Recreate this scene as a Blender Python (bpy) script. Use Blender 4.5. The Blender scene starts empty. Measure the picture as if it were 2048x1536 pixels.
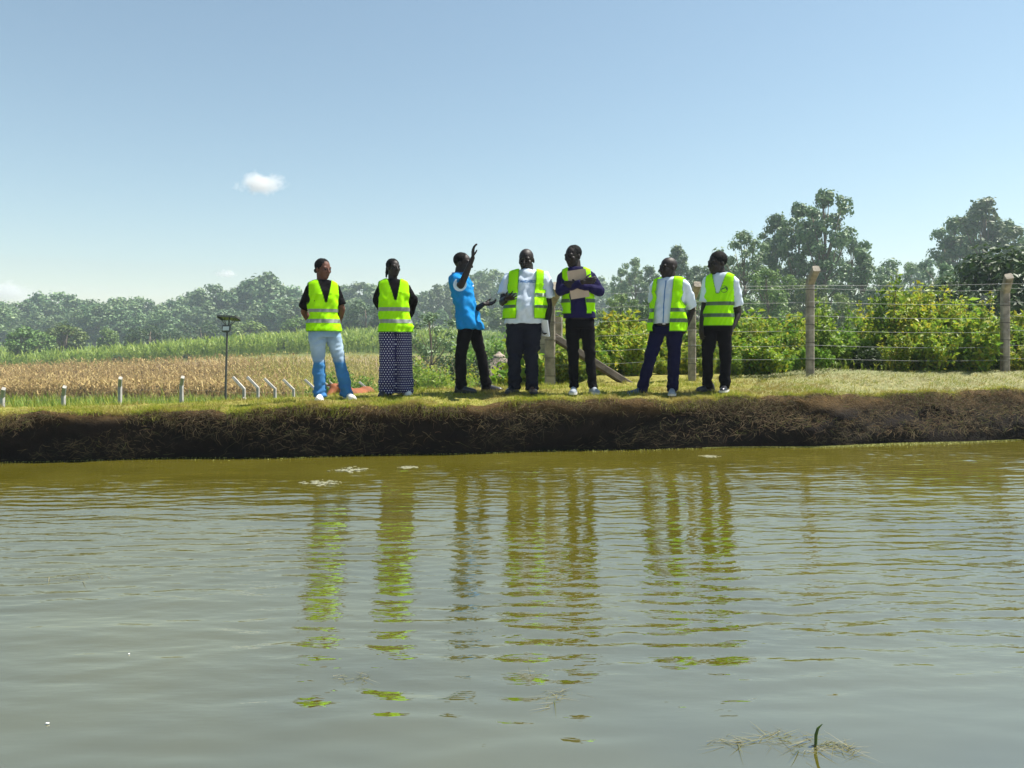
import bpy, math, random
import numpy as np
from mathutils import Vector, Matrix, noise as mnoise

random.seed(7); rng = np.random.default_rng(11)
scene = bpy.context.scene
COL = scene.collection
rad = math.radians

# ------------------------------------------------------------------ camera
CAM_Z = 1.25; FPX = 1500.0; HOR = 680.0
cam_d = bpy.data.cameras.new('camera'); cam = bpy.data.objects.new('camera', cam_d); COL.objects.link(cam)
cam.location = (0, 0, CAM_Z); cam.rotation_euler = (rad(90), 0, 0)
cam_d.sensor_width = 36; cam_d.lens = 36*FPX/2048
cam_d.shift_y = -(768-HOR)/2048
cam_d.clip_start = 0.05; cam_d.clip_end = 9000
scene.camera = cam
# ------------------------------------------------------------------ sky, sun, exposure
SUN = Vector((0.88, 0.24, 1.62)).normalized()
world = bpy.data.worlds.new('World'); scene.world = world; world.use_nodes = True
wn = world.node_tree.nodes; wl = world.node_tree.links
sky = wn.new('ShaderNodeTexSky'); sky.sky_type = 'NISHITA'; sky.sun_disc = False
sky.sun_elevation = math.asin(SUN.z); sky.sun_rotation = math.atan2(SUN.x, SUN.y)
sky.altitude = 1200; sky.air_density = 1.5; sky.dust_density = .5; sky.ozone_density = 3.0
bg = wn['Background']; bg.inputs['Strength'].default_value = 0.059
hsv = wn.new('ShaderNodeHueSaturation'); hsv.inputs['Saturation'].default_value = .85; hsv.inputs['Hue'].default_value = .485
wl.new(sky.outputs[0], hsv.inputs['Color']); wl.new(hsv.outputs[0], bg.inputs['Color'])
sd = bpy.data.lights.new('sun', 'SUN'); sd.energy = 5.0; sd.angle = rad(0.53); sd.color = (1, .95, .86)
sun = bpy.data.objects.new('sun', sd); COL.objects.link(sun)
sun.rotation_euler = SUN.to_track_quat('Z', 'Y').to_euler(); sun.location = SUN*300
vs = scene.view_settings
vs.view_transform = 'Standard'; vs.look = 'None'; vs.gamma = 1; vs.exposure = 1.2; vs.use_curve_mapping = False
scene.render.engine = 'CYCLES'
cy = scene.cycles
cy.use_denoising = True; cy.max_bounces = 8; cy.transparent_max_bounces = 8
cy.diffuse_bounces = 4; cy.glossy_bounces = 4; cy.transmission_bounces = 4; cy.volume_bounces = 1
cy.volume_step_rate = 1

# ------------------------------------------------------------------ helpers
def PX(px, Y): return (px-1024)/FPX*Y
def PZ(py, Y): return CAM_Z-(py-HOR)/FPX*Y
def tag(o, label=None, cat=None, group=None, kind=None):
    for k, v in (('label', label), ('category', cat), ('group', group), ('kind', kind)):
        if v: o[k] = v
    return o
def link(o, parent=None):
    COL.objects.link(o)
    if parent is not None: o.parent = parent
    return o
def empty(name, loc, rz=0, s=1):
    o = bpy.data.objects.new(name, None); o.location = loc; o.rotation_euler = (0, 0, rz); o.scale = (s,)*3
    o.empty_display_size = .1
    return link(o)
def np_mesh(name, V, F, mats, mi=None, smooth=False):
    """V (n,3) floats; F (m,k) ints, one k for all"""
    V = np.asarray(V, np.float32); F = np.asarray(F, np.int32)
    me = bpy.data.meshes.new(name); n, k = F.shape
    me.vertices.add(len(V)); me.vertices.foreach_set('co', V.ravel())
    me.loops.add(n*k); me.loops.foreach_set('vertex_index', F.ravel())
    me.polygons.add(n); me.polygons.foreach_set('loop_start', np.arange(n, dtype=np.int32)*k)
    try: me.polygons.foreach_set('loop_total', np.full(n, k, np.int32))
    except Exception: pass
    for m in (mats if isinstance(mats, (list, tuple)) else [mats]): me.materials.append(m)
    if mi is not None: me.polygons.foreach_set('material_index', np.asarray(mi, np.int32))
    me.polygons.foreach_set('use_smooth', np.full(n, bool(smooth)))
    me.update(calc_edges=True); me.validate()
    return me
def obj(name, me, parent=None, loc=None):
    o = bpy.data.objects.new(name, me)
    if loc is not None: o.location = loc
    return link(o, parent)
def py_mesh(name, V, F, m, smooth=False):
    me = bpy.data.meshes.new(name); me.from_pydata([tuple(v) for v in V], [], F); me.materials.append(m)
    if smooth: me.polygons.foreach_set('use_smooth', [True]*len(me.polygons))
    me.update(); return me
def copy_tree(o, parent=None):
    c = o.copy(); COL.objects.link(c); c.parent = parent
    for ch in o.children: copy_tree(ch, c)
    return c
def sstep(a, b, x):
    t = np.clip((np.asarray(x, float)-a)/(b-a), 0, 1); return t*t*(3-2*t)

# ------------------------------------------------------------------ materials
def nodes_of(name):
    m = bpy.data.materials.new(name); m.use_nodes = True
    nt = m.node_tree; return m, nt, nt.nodes, nt.links, nt.nodes['Principled BSDF']
def ramp(nt, cols, pos=None):
    r = nt.nodes.new('ShaderNodeValToRGB'); e = r.color_ramp.elements
    n = len(cols); pos = pos or [i/(n-1) for i in range(n)]
    while len(e) < n: e.new(.5)
    for i in range(n): e[i].position = pos[i]; e[i].color = (*cols[i], 1)
    return r
def solid(name, col, rough=.7, var=.25, scale=12, bump=0, bscale=60, metal=0, spec=None):
    m, nt, N, L, b = nodes_of(name)
    tc = N.new('ShaderNodeTexCoord'); nz = N.new('ShaderNodeTexNoise'); nz.inputs['Scale'].default_value = scale
    nz.inputs['Detail'].default_value = 5
    L.new(tc.outputs['Object'], nz.inputs['Vector'])
    r = ramp(nt, [tuple(c*(1-var) for c in col), tuple(min(1, c*(1+var)) for c in col)], [.3, .7])
    L.new(nz.outputs['Fac'], r.inputs['Fac']); L.new(r.outputs['Color'], b.inputs['Base Color'])
    b.inputs['Roughness'].default_value = rough; b.inputs['Metallic'].default_value = metal
    if spec is not None: b.inputs['Specular IOR Level'].default_value = spec
    if bump:
        n2 = N.new('ShaderNodeTexNoise'); n2.inputs['Scale'].default_value = bscale; n2.inputs['Detail'].default_value = 6
        L.new(tc.outputs['Object'], n2.inputs['Vector'])
        bp = N.new('ShaderNodeBump'); bp.inputs['Strength'].default_value = bump; bp.inputs['Distance'].default_value = .01
        L.new(n2.outputs['Fac'], bp.inputs['Height']); L.new(bp.outputs['Normal'], b.inputs['Normal'])
    return m
def leafy(name, cols, transl=.35, rough=.55, objvar=.0, spec=.3, patch=None):
    """colour varies leaf by leaf (mesh island) and a little from plant to plant"""
    m, nt, N, L, b = nodes_of(name)
    g = N.new('ShaderNodeNewGeometry'); r = ramp(nt, cols)
    L.new(g.outputs['Random Per Island'], r.inputs['Fac'])
    col = r.outputs['Color']
    if patch:                                # dry patches scattered over the sward
        tc = N.new('ShaderNodeTexCoord'); nz = N.new('ShaderNodeTexNoise'); nz.inputs['Scale'].default_value = patch[1]; nz.inputs['Detail'].default_value = 6
        L.new(tc.outputs['Object'], nz.inputs['Vector'])
        rp = ramp(nt, [(0, 0, 0), (.75, .75, .75)], [.48, .62]); L.new(nz.outputs['Fac'], rp.inputs['Fac'])
        mc = N.new('ShaderNodeMix'); mc.data_type = 'RGBA'; mc.inputs['B'].default_value = (*patch[0], 1)
        L.new(rp.outputs['Color'], mc.inputs['Factor']); L.new(col, mc.inputs['A']); col = mc.outputs['Result']
    if objvar:
        oi = N.new('ShaderNodeObjectInfo'); mr = N.new('ShaderNodeMapRange')
        mr.inputs['To Min'].default_value = 1-objvar; mr.inputs['To Max'].default_value = 1+objvar
        L.new(oi.outputs['Random'], mr.inputs['Value'])
        hs = N.new('ShaderNodeHueSaturation'); L.new(mr.outputs[0], hs.inputs['Value']); L.new(col, hs.inputs['Color'])
        mh = N.new('ShaderNodeMapRange'); mh.inputs['To Min'].default_value = .5-objvar*.08; mh.inputs['To Max'].default_value = .5+objvar*.08
        mu = N.new('ShaderNodeMath'); mu.operation = 'FRACT'; mm = N.new('ShaderNodeMath'); mm.operation = 'MULTIPLY'; mm.inputs[1].default_value = 7.31
        L.new(oi.outputs['Random'], mm.inputs[0]); L.new(mm.outputs[0], mu.inputs[0]); L.new(mu.outputs[0], mh.inputs['Value'])
        L.new(mh.outputs[0], hs.inputs['Hue'])
        col = hs.outputs['Color']
    L.new(col, b.inputs['Base Color']); b.inputs['Roughness'].default_value = rough
    b.inputs['Specular IOR Level'].default_value = spec
    t = N.new('ShaderNodeBsdfTranslucent'); L.new(col, t.inputs['Color'])
    mx = N.new('ShaderNodeMixShader'); mx.inputs[0].default_value = transl
    L.new(b.outputs[0], mx.inputs[1]); L.new(t.outputs[0], mx.inputs[2])
    L.new(mx.outputs[0], N['Material Output'].inputs['Surface'])
    return m
M = {}
def nth(i):
    u = ['', 'first', 'second', 'third', 'fourth', 'fifth', 'sixth', 'seventh', 'eighth', 'ninth', 'tenth', 'eleventh', 'twelfth', 'thirteenth', 'fourteenth', 'fifteenth', 'sixteenth', 'seventeenth', 'eighteenth', 'nineteenth']
    if i < 20: return u[i]
    t = {2: 'twent', 3: 'thirt', 4: 'fort', 5: 'fift', 6: 'sixt'}[i//10]
    return t+'ieth' if i % 10 == 0 else t+'y-'+u[i % 10]
# ================================================================== the ground
def Yw(x):                                   # water line (distance from the camera's bank)
    x = np.asarray(x, float)
    return 8.33+np.where(x < 0, .125*x, .160*x)+.05*np.sin(x*1.3+.5)+.035*np.sin(x*3.1)+.03*np.sin(x*.57+2)
def edge_z(x): return np.interp(x, [-20, -6, -3, 0, 4, 20], [.44, .455, .515, .555, .585, .62])+.016*np.sin(np.asarray(x)*2.3)+.014*np.sin(np.asarray(x)*5.1+1)+.010*np.sin(np.asarray(x)*11.7+2)+.006*np.sin(np.asarray(x)*23.)
def crest_z(x): return np.interp(x, [-20, -6, -4, -3, -2, -1, 0, 2, 4, 6, 20], [.38, .395, .445, .495, .55, .60, .625, .635, .66, .68, .71])
def lip(x): return .30*sstep(.5, 5.5, x)      # the face leans back towards the right
_by = [0, 9.5, 11, 14, 18, 23, 40, 60, 95, 120, 200, 250, 400, 800, 5000]
_bz = [.35, .35, .0, -.75, -1.3, -1.7, -2.8, -3.8, -4.2, -4.0, -2.4, -1.0, 3, 10, 20]
_ry = [0, 11, 20, 60, 100, 250, 800, 5000]
_rz = [.7, .70, .45, -.8, -1.0, -.5, 6, 20]
def ground_z(x, y):
    x = np.asarray(x, float); y = np.asarray(y, float)
    t = y-Yw(x)-lip(x)
    top = edge_z(x)+(crest_z(x)-edge_z(x))*sstep(0, 1.1, t)
    hay = .06*sstep(3.0, 5.2, x)*sstep(.5, 1.5, t)
    left = np.interp(y, _by, _bz)+4.0*sstep(-92, -25, x)*sstep(60, 130, y)
    right = np.interp(y, _ry, _rz)
    b = sstep(-.6, .6, x-.07*y)
    far = left*(1-b)+right*b
    w = sstep(1.6, 3.6, t)
    return (top+hay)*(1-w)+far*w
def nz2(x, y, f, seed=0.):                   # cheap smooth noise from sines
    return (np.sin(x*f+1.7*np.sin(y*f*.83+seed)+seed)+np.sin(y*f*1.13+1.9*np.sin(x*f*.71+2*seed)+seed*3))*.5

xs = np.concatenate([np.linspace(-18, -9, 60, endpoint=False), np.linspace(-9, 9, 361), np.linspace(9, 18, 61)[1:]])
nx = len(xs)
face_t = np.array([.02, .02, .015, .02, .03, .035, .03, .02, .01, -.005, -.02, -.03, -.02, .01, .05])
face_f = np.array([-1.2, -.35, -.04, .06, .16, .26, .36, .46, .56, .66, .76, .86, .93, .98, 1.0])
tt = np.concatenate([np.arange(.09, 2.4, .07), 2.4*np.power(1.085, np.arange(1, 78))])
rowsV = []; kind = []
for j, (ft, ff) in enumerate(zip(face_t, face_f)):
    z = ff*edge_z(xs)
    dn = .07*nz2(xs, z*1.2, 2.3, .6)+.06*nz2(xs*1.0, z*2.2, 6.3, 1.1)+.035*nz2(xs, z*1.5, 17, 2.)+.012*rng.standard_normal(nx)*(0 < j < 13)
    dn *= .25+.75*np.sin(np.pi*np.clip(ff, 0, 1))
    rowsV.append(np.stack([xs, Yw(xs)+ft+dn+lip(xs)*sstep(.25, 1.0, ff), z], 1)); kind.append(0)
for t in tt:
    X = xs*(1+.115*max(0, t-2.4)) if t > 2.4 else xs
    Y = Yw(xs)+lip(xs)+t if t < 6 else ((Yw(xs)+lip(xs))*math.exp(-(t-6)/30)+8.33*(1-math.exp(-(t-6)/30)))+t
    Z = ground_z(X, Y)
    if t < 2.6: Z = Z+.006*nz2(X, Y, 9, .4)+.006*rng.standard_normal(nx)*min(1, t*4)
    elif t < 60: Z = Z+.05*nz2(X, Y, .9, 1.)
    rowsV.append(np.stack([X, Y, Z], 1)); kind.append(1)
GV = np.concatenate(rowsV); nr = len(rowsV)
ii = (np.arange(nr-1)[:, None]*nx+np.arange(nx-1)[None, :]).ravel()
GF = np.stack([ii, ii+1, ii+nx+1, ii+nx], 1)
# soil / turf / field colours as a vertex attribute of what grows or lies there
gx, gy, gz = GV[:, 0], GV[:, 1], GV[:, 2]
gt = gy-Yw(gx)
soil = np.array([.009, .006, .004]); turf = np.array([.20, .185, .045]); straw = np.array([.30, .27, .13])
green = np.array([.075, .12, .02]); brown = np.array([.20, .14, .08]); dry = np.array([.27, .20, .13])
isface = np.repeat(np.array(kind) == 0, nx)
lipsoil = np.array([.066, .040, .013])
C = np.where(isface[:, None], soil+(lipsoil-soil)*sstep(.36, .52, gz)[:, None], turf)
n1 = .5+.5*nz2(gx, gy, 2.1, 3.)
hayw = (sstep(3.0, 5.5, gx)*.85*(~isface))[:, None]
C = C*(1-hayw)+straw*hayw
fw = (sstep(3, 6, gt)*(~isface))[:, None]; C = C*(1-fw)+green*fw
cw = (sstep(47, 52, gy)*(1-sstep(104, 112, gy))*(1-sstep(-14, -6, gx)))[:, None]; C = C*(1-cw)+brown*cw
pw = (sstep(90, 97, gy)*(1-sstep(106, 112, gy))*(1-sstep(-20, -8, gx)))[:, None]; C = C*(1-pw)+dry*pw
bw = (sstep(30, 36, gy)*(1-sstep(60, 70, gy))*sstep(-12, -6, gx)*(1-sstep(0, 5, gx))*.6)[:, None]; C = C*(1-bw)+np.array([.20, .15, .09])*bw
pb = (np.exp(-((gy-172)/9)**2)*sstep(-95, -85, gx)*(1-sstep(-48, -38, gx)))[:, None]; C = C*(1-pb)+np.array([.24, .13, .09])*pb
C = C*(1+.22*(n1-.5))[:, None]
def ground_mat():
    m, nt, N, L, b = nodes_of('soil_and_turf')
    a = N.new('ShaderNodeAttribute'); a.attribute_name = 'soil'
    tc = N.new('ShaderNodeTexCoord'); nz = N.new('ShaderNodeTexNoise'); nz.inputs['Scale'].default_value = 9; nz.inputs['Detail'].default_value = 8
    nz.inputs['Roughness'].default_value = .7
    L.new(tc.outputs['Object'], nz.inputs['Vector'])
    mr = N.new('ShaderNodeMapRange'); mr.inputs['From Min'].default_value = .3; mr.inputs['From Max'].default_value = .7
    mr.inputs['To Min'].default_value = .55; mr.inputs['To Max'].default_value = 1.4
    L.new(nz.outputs['Fac'], mr.inputs['Value'])
    vm = N.new('ShaderNodeVectorMath'); vm.operation = 'SCALE'
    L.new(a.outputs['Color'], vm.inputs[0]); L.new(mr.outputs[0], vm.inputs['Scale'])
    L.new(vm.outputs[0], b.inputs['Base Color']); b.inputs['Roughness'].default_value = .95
    b.inputs['Specular IOR Level'].default_value = .15
    n2 = N.new('ShaderNodeTexNoise'); n2.inputs['Scale'].default_value = 45; n2.inputs['Detail'].default_value = 8
    L.new(tc.outputs['Object'], n2.inputs['Vector'])
    bp = N.new('ShaderNodeBump'); bp.inputs['Strength'].default_value = .8; bp.inputs['Distance'].default_value = .03
    L.new(n2.outputs['Fac'], bp.inputs['Height']); L.new(bp.outputs['Normal'], b.inputs['Normal'])
    return m
M['ground'] = ground_mat()
me = np_mesh('ground', GV, GF, M['ground'], smooth=True)
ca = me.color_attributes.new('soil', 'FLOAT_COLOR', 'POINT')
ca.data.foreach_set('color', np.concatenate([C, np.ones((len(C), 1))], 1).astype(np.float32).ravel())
tag(obj('ground', me), 'grassy pond embankment with fields behind', None, None, 'structure')

# ================================================================== the pond water
NF = 1024; DX = .022
def wave_field(lmin, lmax, aniso, seed, p=1.0):
    g = np.random.default_rng(seed)
    k = np.fft.fftfreq(NF, DX)*2*np.pi
    KX, KY = np.meshgrid(k, k, indexing='ij'); K = np.hypot(KX, KY)+1e-9
    lam = 2*np.pi/K
    amp = np.exp(-((np.log(lam)-.5*(math.log(lmin)+math.log(lmax)))/(.5*(math.log(lmax)-math.log(lmin))))**2)
    amp *= np.exp(-(np.arctan2(np.abs(KX), np.abs(KY))/aniso)**2)/K**p
    f = np.fft.ifft2(amp*np.exp(2j*np.pi*g.random((NF, NF)))).real
    s = np.gradient(f, DX, axis=1).std()
    return f/s                                # slope rms 1 along y
def sample(f, X, Y):
    u = (X/DX) % NF; v = (Y/DX) % NF
    i = np.floor(u).astype(int); j = np.floor(v).astype(int); a = u-i; b_ = v-j; i1 = (i+1) % NF; j1 = (j+1) % NF
    i %= NF; j %= NF
    return f[i, j]*(1-a)*(1-b_)+f[i1, j]*a*(1-b_)+f[i, j1]*(1-a)*b_+f[i1, j1]*a*b_
wx = np.concatenate([np.linspace(-18, -7.6, 90, endpoint=False), np.arange(-7.6, 7.6, .034), np.linspace(7.6, 18, 91)])
wy = np.concatenate([np.linspace(-6, 1.4, 70, endpoint=False), np.arange(1.4, 3.4, .018), np.arange(3.4, 10.9, .022)])
WX, WY = np.meshgrid(wx, wy, indexing='ij')
f1 = wave_field(.30, .62, .34, 1); f2 = wave_field(.11, .20, .42, 2); f3 = wave_field(.075, .11, .6, 3)
mod = np.clip(.8+.4*nz2(WX*.5, WY, 1.1, .7)+.25*nz2(WX*.4, WY, 2.9, 1.7), .2, 1.4)
far_ = sstep(2.0, 3.8, WY)
right_ = sstep(-3, 5, WX)
WZ = .036*sample(f1, WX, WY)*(1-.45*far_)+.058*mod*(.50+.60*far_)*sample(f2, WX+.2, WY)+.075*mod*(.03+1.0*far_*(.65+.45*right_))*sample(f3, WX, WY+.3)
WZ *= 1-.6*sstep(-.55, -.05, WY-Yw(WX))
n_, m_ = WX.shape
ii = (np.arange(n_-1)[:, None]*m_+np.arange(m_-1)[None, :]).ravel()
WF = np.stack([ii, ii+m_, ii+m_+1, ii+1], 1)
keep = (WY-Yw(WX)).ravel()[WF[:, 0]] < .4
def water_mat():
    m, nt, N, L, b = nodes_of('murky_pond_water')
    tc = N.new('ShaderNodeTexCoord'); nz = N.new('ShaderNodeTexNoise'); nz.inputs['Scale'].default_value = .8; nz.inputs['Detail'].default_value = 3
    L.new(tc.outputs['Object'], nz.inputs['Vector'])
    r = ramp(nt, [(.062, .055, .005), (.082, .073, .009)], [.35, .65])
    L.new(nz.outputs['Fac'], r.inputs['Fac']); L.new(r.outputs['Color'], b.inputs['Base Color'])
    b.inputs['Roughness'].default_value = .02; b.inputs['IOR'].default_value = 4.4
    n2 = N.new('ShaderNodeTexNoise'); n2.inputs['Scale'].default_value = 30; n2.inputs['Detail'].default_value = 2
    mp = N.new('ShaderNodeMapping'); mp.inputs['Scale'].default_value = (.30, 1, 1)
    L.new(tc.outputs['Object'], mp.inputs['Vector']); L.new(mp.outputs[0], n2.inputs['Vector'])
    at = N.new('ShaderNodeAttribute'); at.attribute_name = 'wind'; ms = N.new('ShaderNodeMath'); ms.operation = 'MULTIPLY'; ms.inputs[1].default_value = .38; L.new(at.outputs['Fac'], ms.inputs[0])
    bp = N.new('ShaderNodeBump'); L.new(ms.outputs[0], bp.inputs['Strength']); bp.inputs['Distance'].default_value = .01
    L.new(n2.outputs['Fac'], bp.inputs['Height']); L.new(bp.outputs['Normal'], b.inputs['Normal'])
    return m
M['water'] = water_mat()
me = np_mesh('pond_water', np.stack([WX, WY, WZ], 2).reshape(-1, 3), WF[keep], M['water'], smooth=True)
wa = me.attributes.new('wind', 'FLOAT', 'POINT'); wa.data.foreach_set('value', (mod*(.10+far_)*(1-.5*sstep(-.8, -.1, WY-Yw(WX)))).ravel().astype(np.float32))
tag(obj('pond_water', me), 'rippled murky olive pond water', None, None, 'structure')

# ================================================================== turf, straw and roots on the bank (nobody could count them)
def blades(P, H, W, lean, droop=.0, ang=None):
    """P (n,3) feet; H heights; W widths; lean (n,2) tip offset; two-segment blades, 3 tris"""
    n = len(P); a = rng.random(n)*np.pi if ang is None else ang
    d = np.stack([np.cos(a), np.sin(a), np.zeros(n)], 1)*(W/2)[:, None]
    lean3 = np.concatenate([lean, np.zeros((n, 1))], 1)
    mid = P+lean3*.35; mid[:, 2] += H*.58
    tip = P+lean3; tip[:, 2] += H*(1-droop)
    V = np.stack([P-d, P+d, mid-d*.7, mid+d*.7, tip], 1).reshape(-1, 3)
    o = np.arange(n)[:, None]*5
    F = np.concatenate([o+np.array([[0, 1, 3]]), o+np.array([[0, 3, 2]]), o+np.array([[2, 3, 4]])])
    return V, F
M['turf'] = leafy('short_turf', [(.15, .21, .018), (.30, .30, .026), (.19, .26, .020), (.40, .35, .06), (.11, .18, .016)], .4, .6, 0, .3, ((.30, .22, .075), 2.2))
M['hay'] = leafy('cut_hay', [(.29, .28, .12), (.40, .385, .21), (.20, .24, .08), (.33, .345, .17)], .25, .6)
M['root'] = leafy('dry_roots', [(.022, .014, .007), (.046, .031, .014), (.12, .088, .038), (.014, .010, .006), (.055, .055, .017)], .1, .85)
n = 150000
x = rng.uniform(-9.5, 10.5, n); t = np.abs(rng.normal(0, 1.0, n))**1.0; t = np.where(t > 3.2, rng.uniform(0, 3.2, n), t)+.02
y = Yw(x)+lip(x)+t; z = ground_z(x, y)
dens = .35+.65*(nz2(x, y, 3.3, 1.)+.6 > rng.random(n)*1.2)
sel = (rng.random(n) < dens) & ~((x > 4.2) & (rng.random(n) < .55)); x, y, z, t = x[sel], y[sel], z[sel], t[sel]; n = len(x)
H = rng.uniform(.012, .036, n)*(1+.6*(nz2(x, y, 5, 2.) > .45)+.7*(t > 2.2)); lean = rng.normal(0, .022, (n, 2))
V, F = blades(np.stack([x, y, z-.005], 1), H, rng.uniform(.004, .009, n), lean)
tn = 1300; tx = rng.uniform(-9.5, 10.5, tn); tt_ = rng.uniform(.03, 2.4, tn); tk = 9     # taller tufts
bx = (tx[:, None]+rng.normal(0, .018, (tn, tk))).ravel(); by = (Yw(tx)+lip(tx)+tt_)[:, None]+rng.normal(0, .018, (tn, tk)); by = by.ravel()
v2, f2_ = blades(np.stack([bx, by, ground_z(bx, by)-.005], 1), rng.uniform(.03, .085, tn*tk), rng.uniform(.004, .008, tn*tk), rng.normal(0, .03, (tn*tk, 2)))
F = np.concatenate([F, f2_+len(V)]); V = np.concatenate([V, v2])
tag(obj('turf_grass', np_mesh('turf_grass', V, F, M['turf'])), 'short yellow green turf on the bank top', 'grass', None, 'stuff')
# turf fringe hanging over the lip
n = 60000
x = rng.uniform(-9.5, 10.5, n); x = x[nz2(x, x*0+1, 4.1, .3)+.5*nz2(x, x*0, 11, .9)+.75 > rng.random(n)]; n = len(x)
u_ = rng.uniform(-.02, .12, n); y = Yw(x)+lip(x)+u_; z = edge_z(x)+rng.uniform(-.03, .012, n)
H = rng.uniform(-.125, .06, n); lean = np.stack([rng.normal(0, .03, n), -rng.uniform(.01, .07, n)], 1)
V, F = blades(np.stack([x, y, z], 1), H, rng.uniform(.004, .009, n), lean)
tag(obj('turf_fringe', np_mesh('turf_fringe', V, F, M['turf'])), 'turf fringe hanging over the bank lip', 'grass', None, 'stuff')
# hay: mown grass lying in swathes on the right
n = 34000
x = rng.uniform(2.6, 11, n); t = rng.uniform(.12, 2.6, n); sel = rng.random(n) < sstep(2.6, 5.0, x); x, t = x[sel], t[sel]; n = len(x)
y = Yw(x)+lip(x)+t
ridge = .10*np.exp(-((t-1.9-.15*np.sin(x*2))/.35)**2)*(.5+.5*np.sin(x*2.2+1.0)*np.sin(x*.9))
z = ground_z(x, y)+ridge*rng.random(n)+.012
a = rng.normal(.25, .7, n); Lh = rng.uniform(.06, .17, n)
lean = np.stack([np.cos(a)*Lh, np.sin(a)*Lh], 1)
V, F = blades(np.stack([x, y, z], 1), rng.uniform(.0, .035, n), rng.uniform(.004, .008, n), lean, 0, a+np.pi/2)
tag(obj('mown_hay', np_mesh('mown_hay', V, F, M['hay'])), 'pale mown grass lying in swathes', 'hay', None, 'stuff')
# roots and dead grass strands on the dark face: tangled ribbons in clumps
def ribbons(P, steps, W):
    """P (n,3) starts, steps list of (n,3) offsets: crooked strands"""
    pts = [P]
    for d in steps: pts.append(pts[-1]+d)
    n = len(P); m = len(pts); d0 = pts[-1]-pts[0]; s = np.cross(d0, np.array([0, -1., .3])); s /= np.linalg.norm(s, axis=1)[:, None]+1e-9
    V = np.stack([q+k*s*(W*(1-.6*i/(m-1)))[:, None]/2 for i, q in enumerate(pts) for k in (-1, 1)], 1).reshape(-1, 3)
    o = np.arange(n)[:, None]*2*m
    F = np.concatenate([o+np.array([[2*i, 2*i+1, 2*i+3, 2*i+2]]) for i in range(m-1)])
    return V, F
def strands(n, fa, fb, down, size, name, label, mat, wmin, wmax, clump=1.):
    x = rng.uniform(-9.5, 10.5, n); f = np.clip(rng.beta(fa, fb, n), .03, 1.)
    d = nz2(x, f*1.5, 3.1, .8)+.6*nz2(x, f*2.5, 7.7, 1.9)
    sel = clump*d+.55 > rng.random(n)*1.4; x, f = x[sel], f[sel]; n = len(x)
    z = f*edge_z(x); y = Yw(x)+lip(x)*sstep(.25, 1, f)-.01-rng.uniform(0, .07, n)
    L_ = rng.uniform(.4, 1, n)*size; st = []
    a = rng.uniform(0, 2*np.pi, n); b_ = a
    for k in range(4):
        b_ = b_+rng.normal(0, .7, n)
        dz = np.sin(b_)*(1-down)-down
        st.append(np.stack([np.cos(b_)*L_, rng.normal(-.1, .35, n)*L_, dz*L_], 1)/4)
    tot = z+sum(q[:, 2] for q in st); bad = tot < .01
    for q in st: q[bad, 2] = np.abs(q[bad, 2])*.2
    V, F = ribbons(np.stack([x, y, z], 1), st, rng.uniform(wmin, wmax, n))
    tag(obj(name, np_mesh(name, V, F, M[mat])), label, 'roots', None, 'stuff')
M['thatchy'] = leafy('dead_grass', [(.085, .045, .022), (.15, .095, .045), (.24, .18, .09), (.05, .028, .016), (.12, .125, .03)], .25, .8)
strands(15000, 1.6, 1.3, .45, .16, 'root_strands', 'dead roots hanging on the dark bank face', 'root', .0025, .006, .8)
strands(16000, 5.5, 1.0, .25, .10, 'dead_grass_lip', 'dead grass tangled along the bank lip', 'thatchy', .003, .008, .7)
x_ = None
n = 15000; x = rng.uniform(1.2, 10.5, n); f = np.clip(rng.normal(.58, .2, n), .25, 1)
sel = rng.random(n) < sstep(1.0, 5, x)*(.45+.5*nz2(x, f*3, 2.7, .4)); x, f = x[sel], f[sel]; n = len(x)
z = f*edge_z(x); y = Yw(x)+lip(x)*sstep(.25, 1, f)-.02-rng.uniform(0, .04, n); a = rng.uniform(0, 6.283, n); L_ = rng.uniform(.04, .12, n)
V, F = ribbons(np.stack([x, y, z], 1), [np.stack([np.cos(a+rng.normal(0, .4, n))*L_/3, -.1*L_, np.sin(a)*L_/3*.7-.005], 1) for _ in range(3)], rng.uniform(.003, .008, n))
tag(obj('bank_thatch', np_mesh('bank_thatch', V, F, M['thatchy'])), 'cut straw caught on the right part of the bank face', 'straw', None, 'stuff')
# ================================================================== trees, shrubs and crops
def leaf_quads(Cn, size, up=.35, asp=.5, r=rng, out=None):
    """diamond leaves, folded a little along the midrib: centres (n,3), sizes (n,)"""
    n = len(Cn)
    d = r.normal(size=(n, 3)); d /= np.linalg.norm(d, axis=1)[:, None]
    nrm = r.normal(size=(n, 3)); nrm[:, 2] += up*2
    if out is not None:            # leaf faces turn outwards from their clump
        nrm = out*1.5+nrm*.55; q = r.normal(size=(n, 3)); d = np.cross(nrm, q); d /= np.linalg.norm(d, axis=1)[:, None]+1e-9
    s = np.cross(d, nrm); s /= np.linalg.norm(s, axis=1)[:, None]+1e-9
    k = np.cross(s, d)
    sz = np.asarray(size)[:, None]
    V = np.stack([Cn-d*sz*.5, Cn+s*sz*asp*.5+k*sz*.06, Cn+d*sz*.5, Cn-s*sz*asp*.5+k*sz*.06], 1).reshape(-1, 3)
    o = np.arange(n)[:, None]*4
    return V, np.concatenate([o+np.array([[0, 1, 2]]), o+np.array([[0, 2, 3]])])
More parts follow.
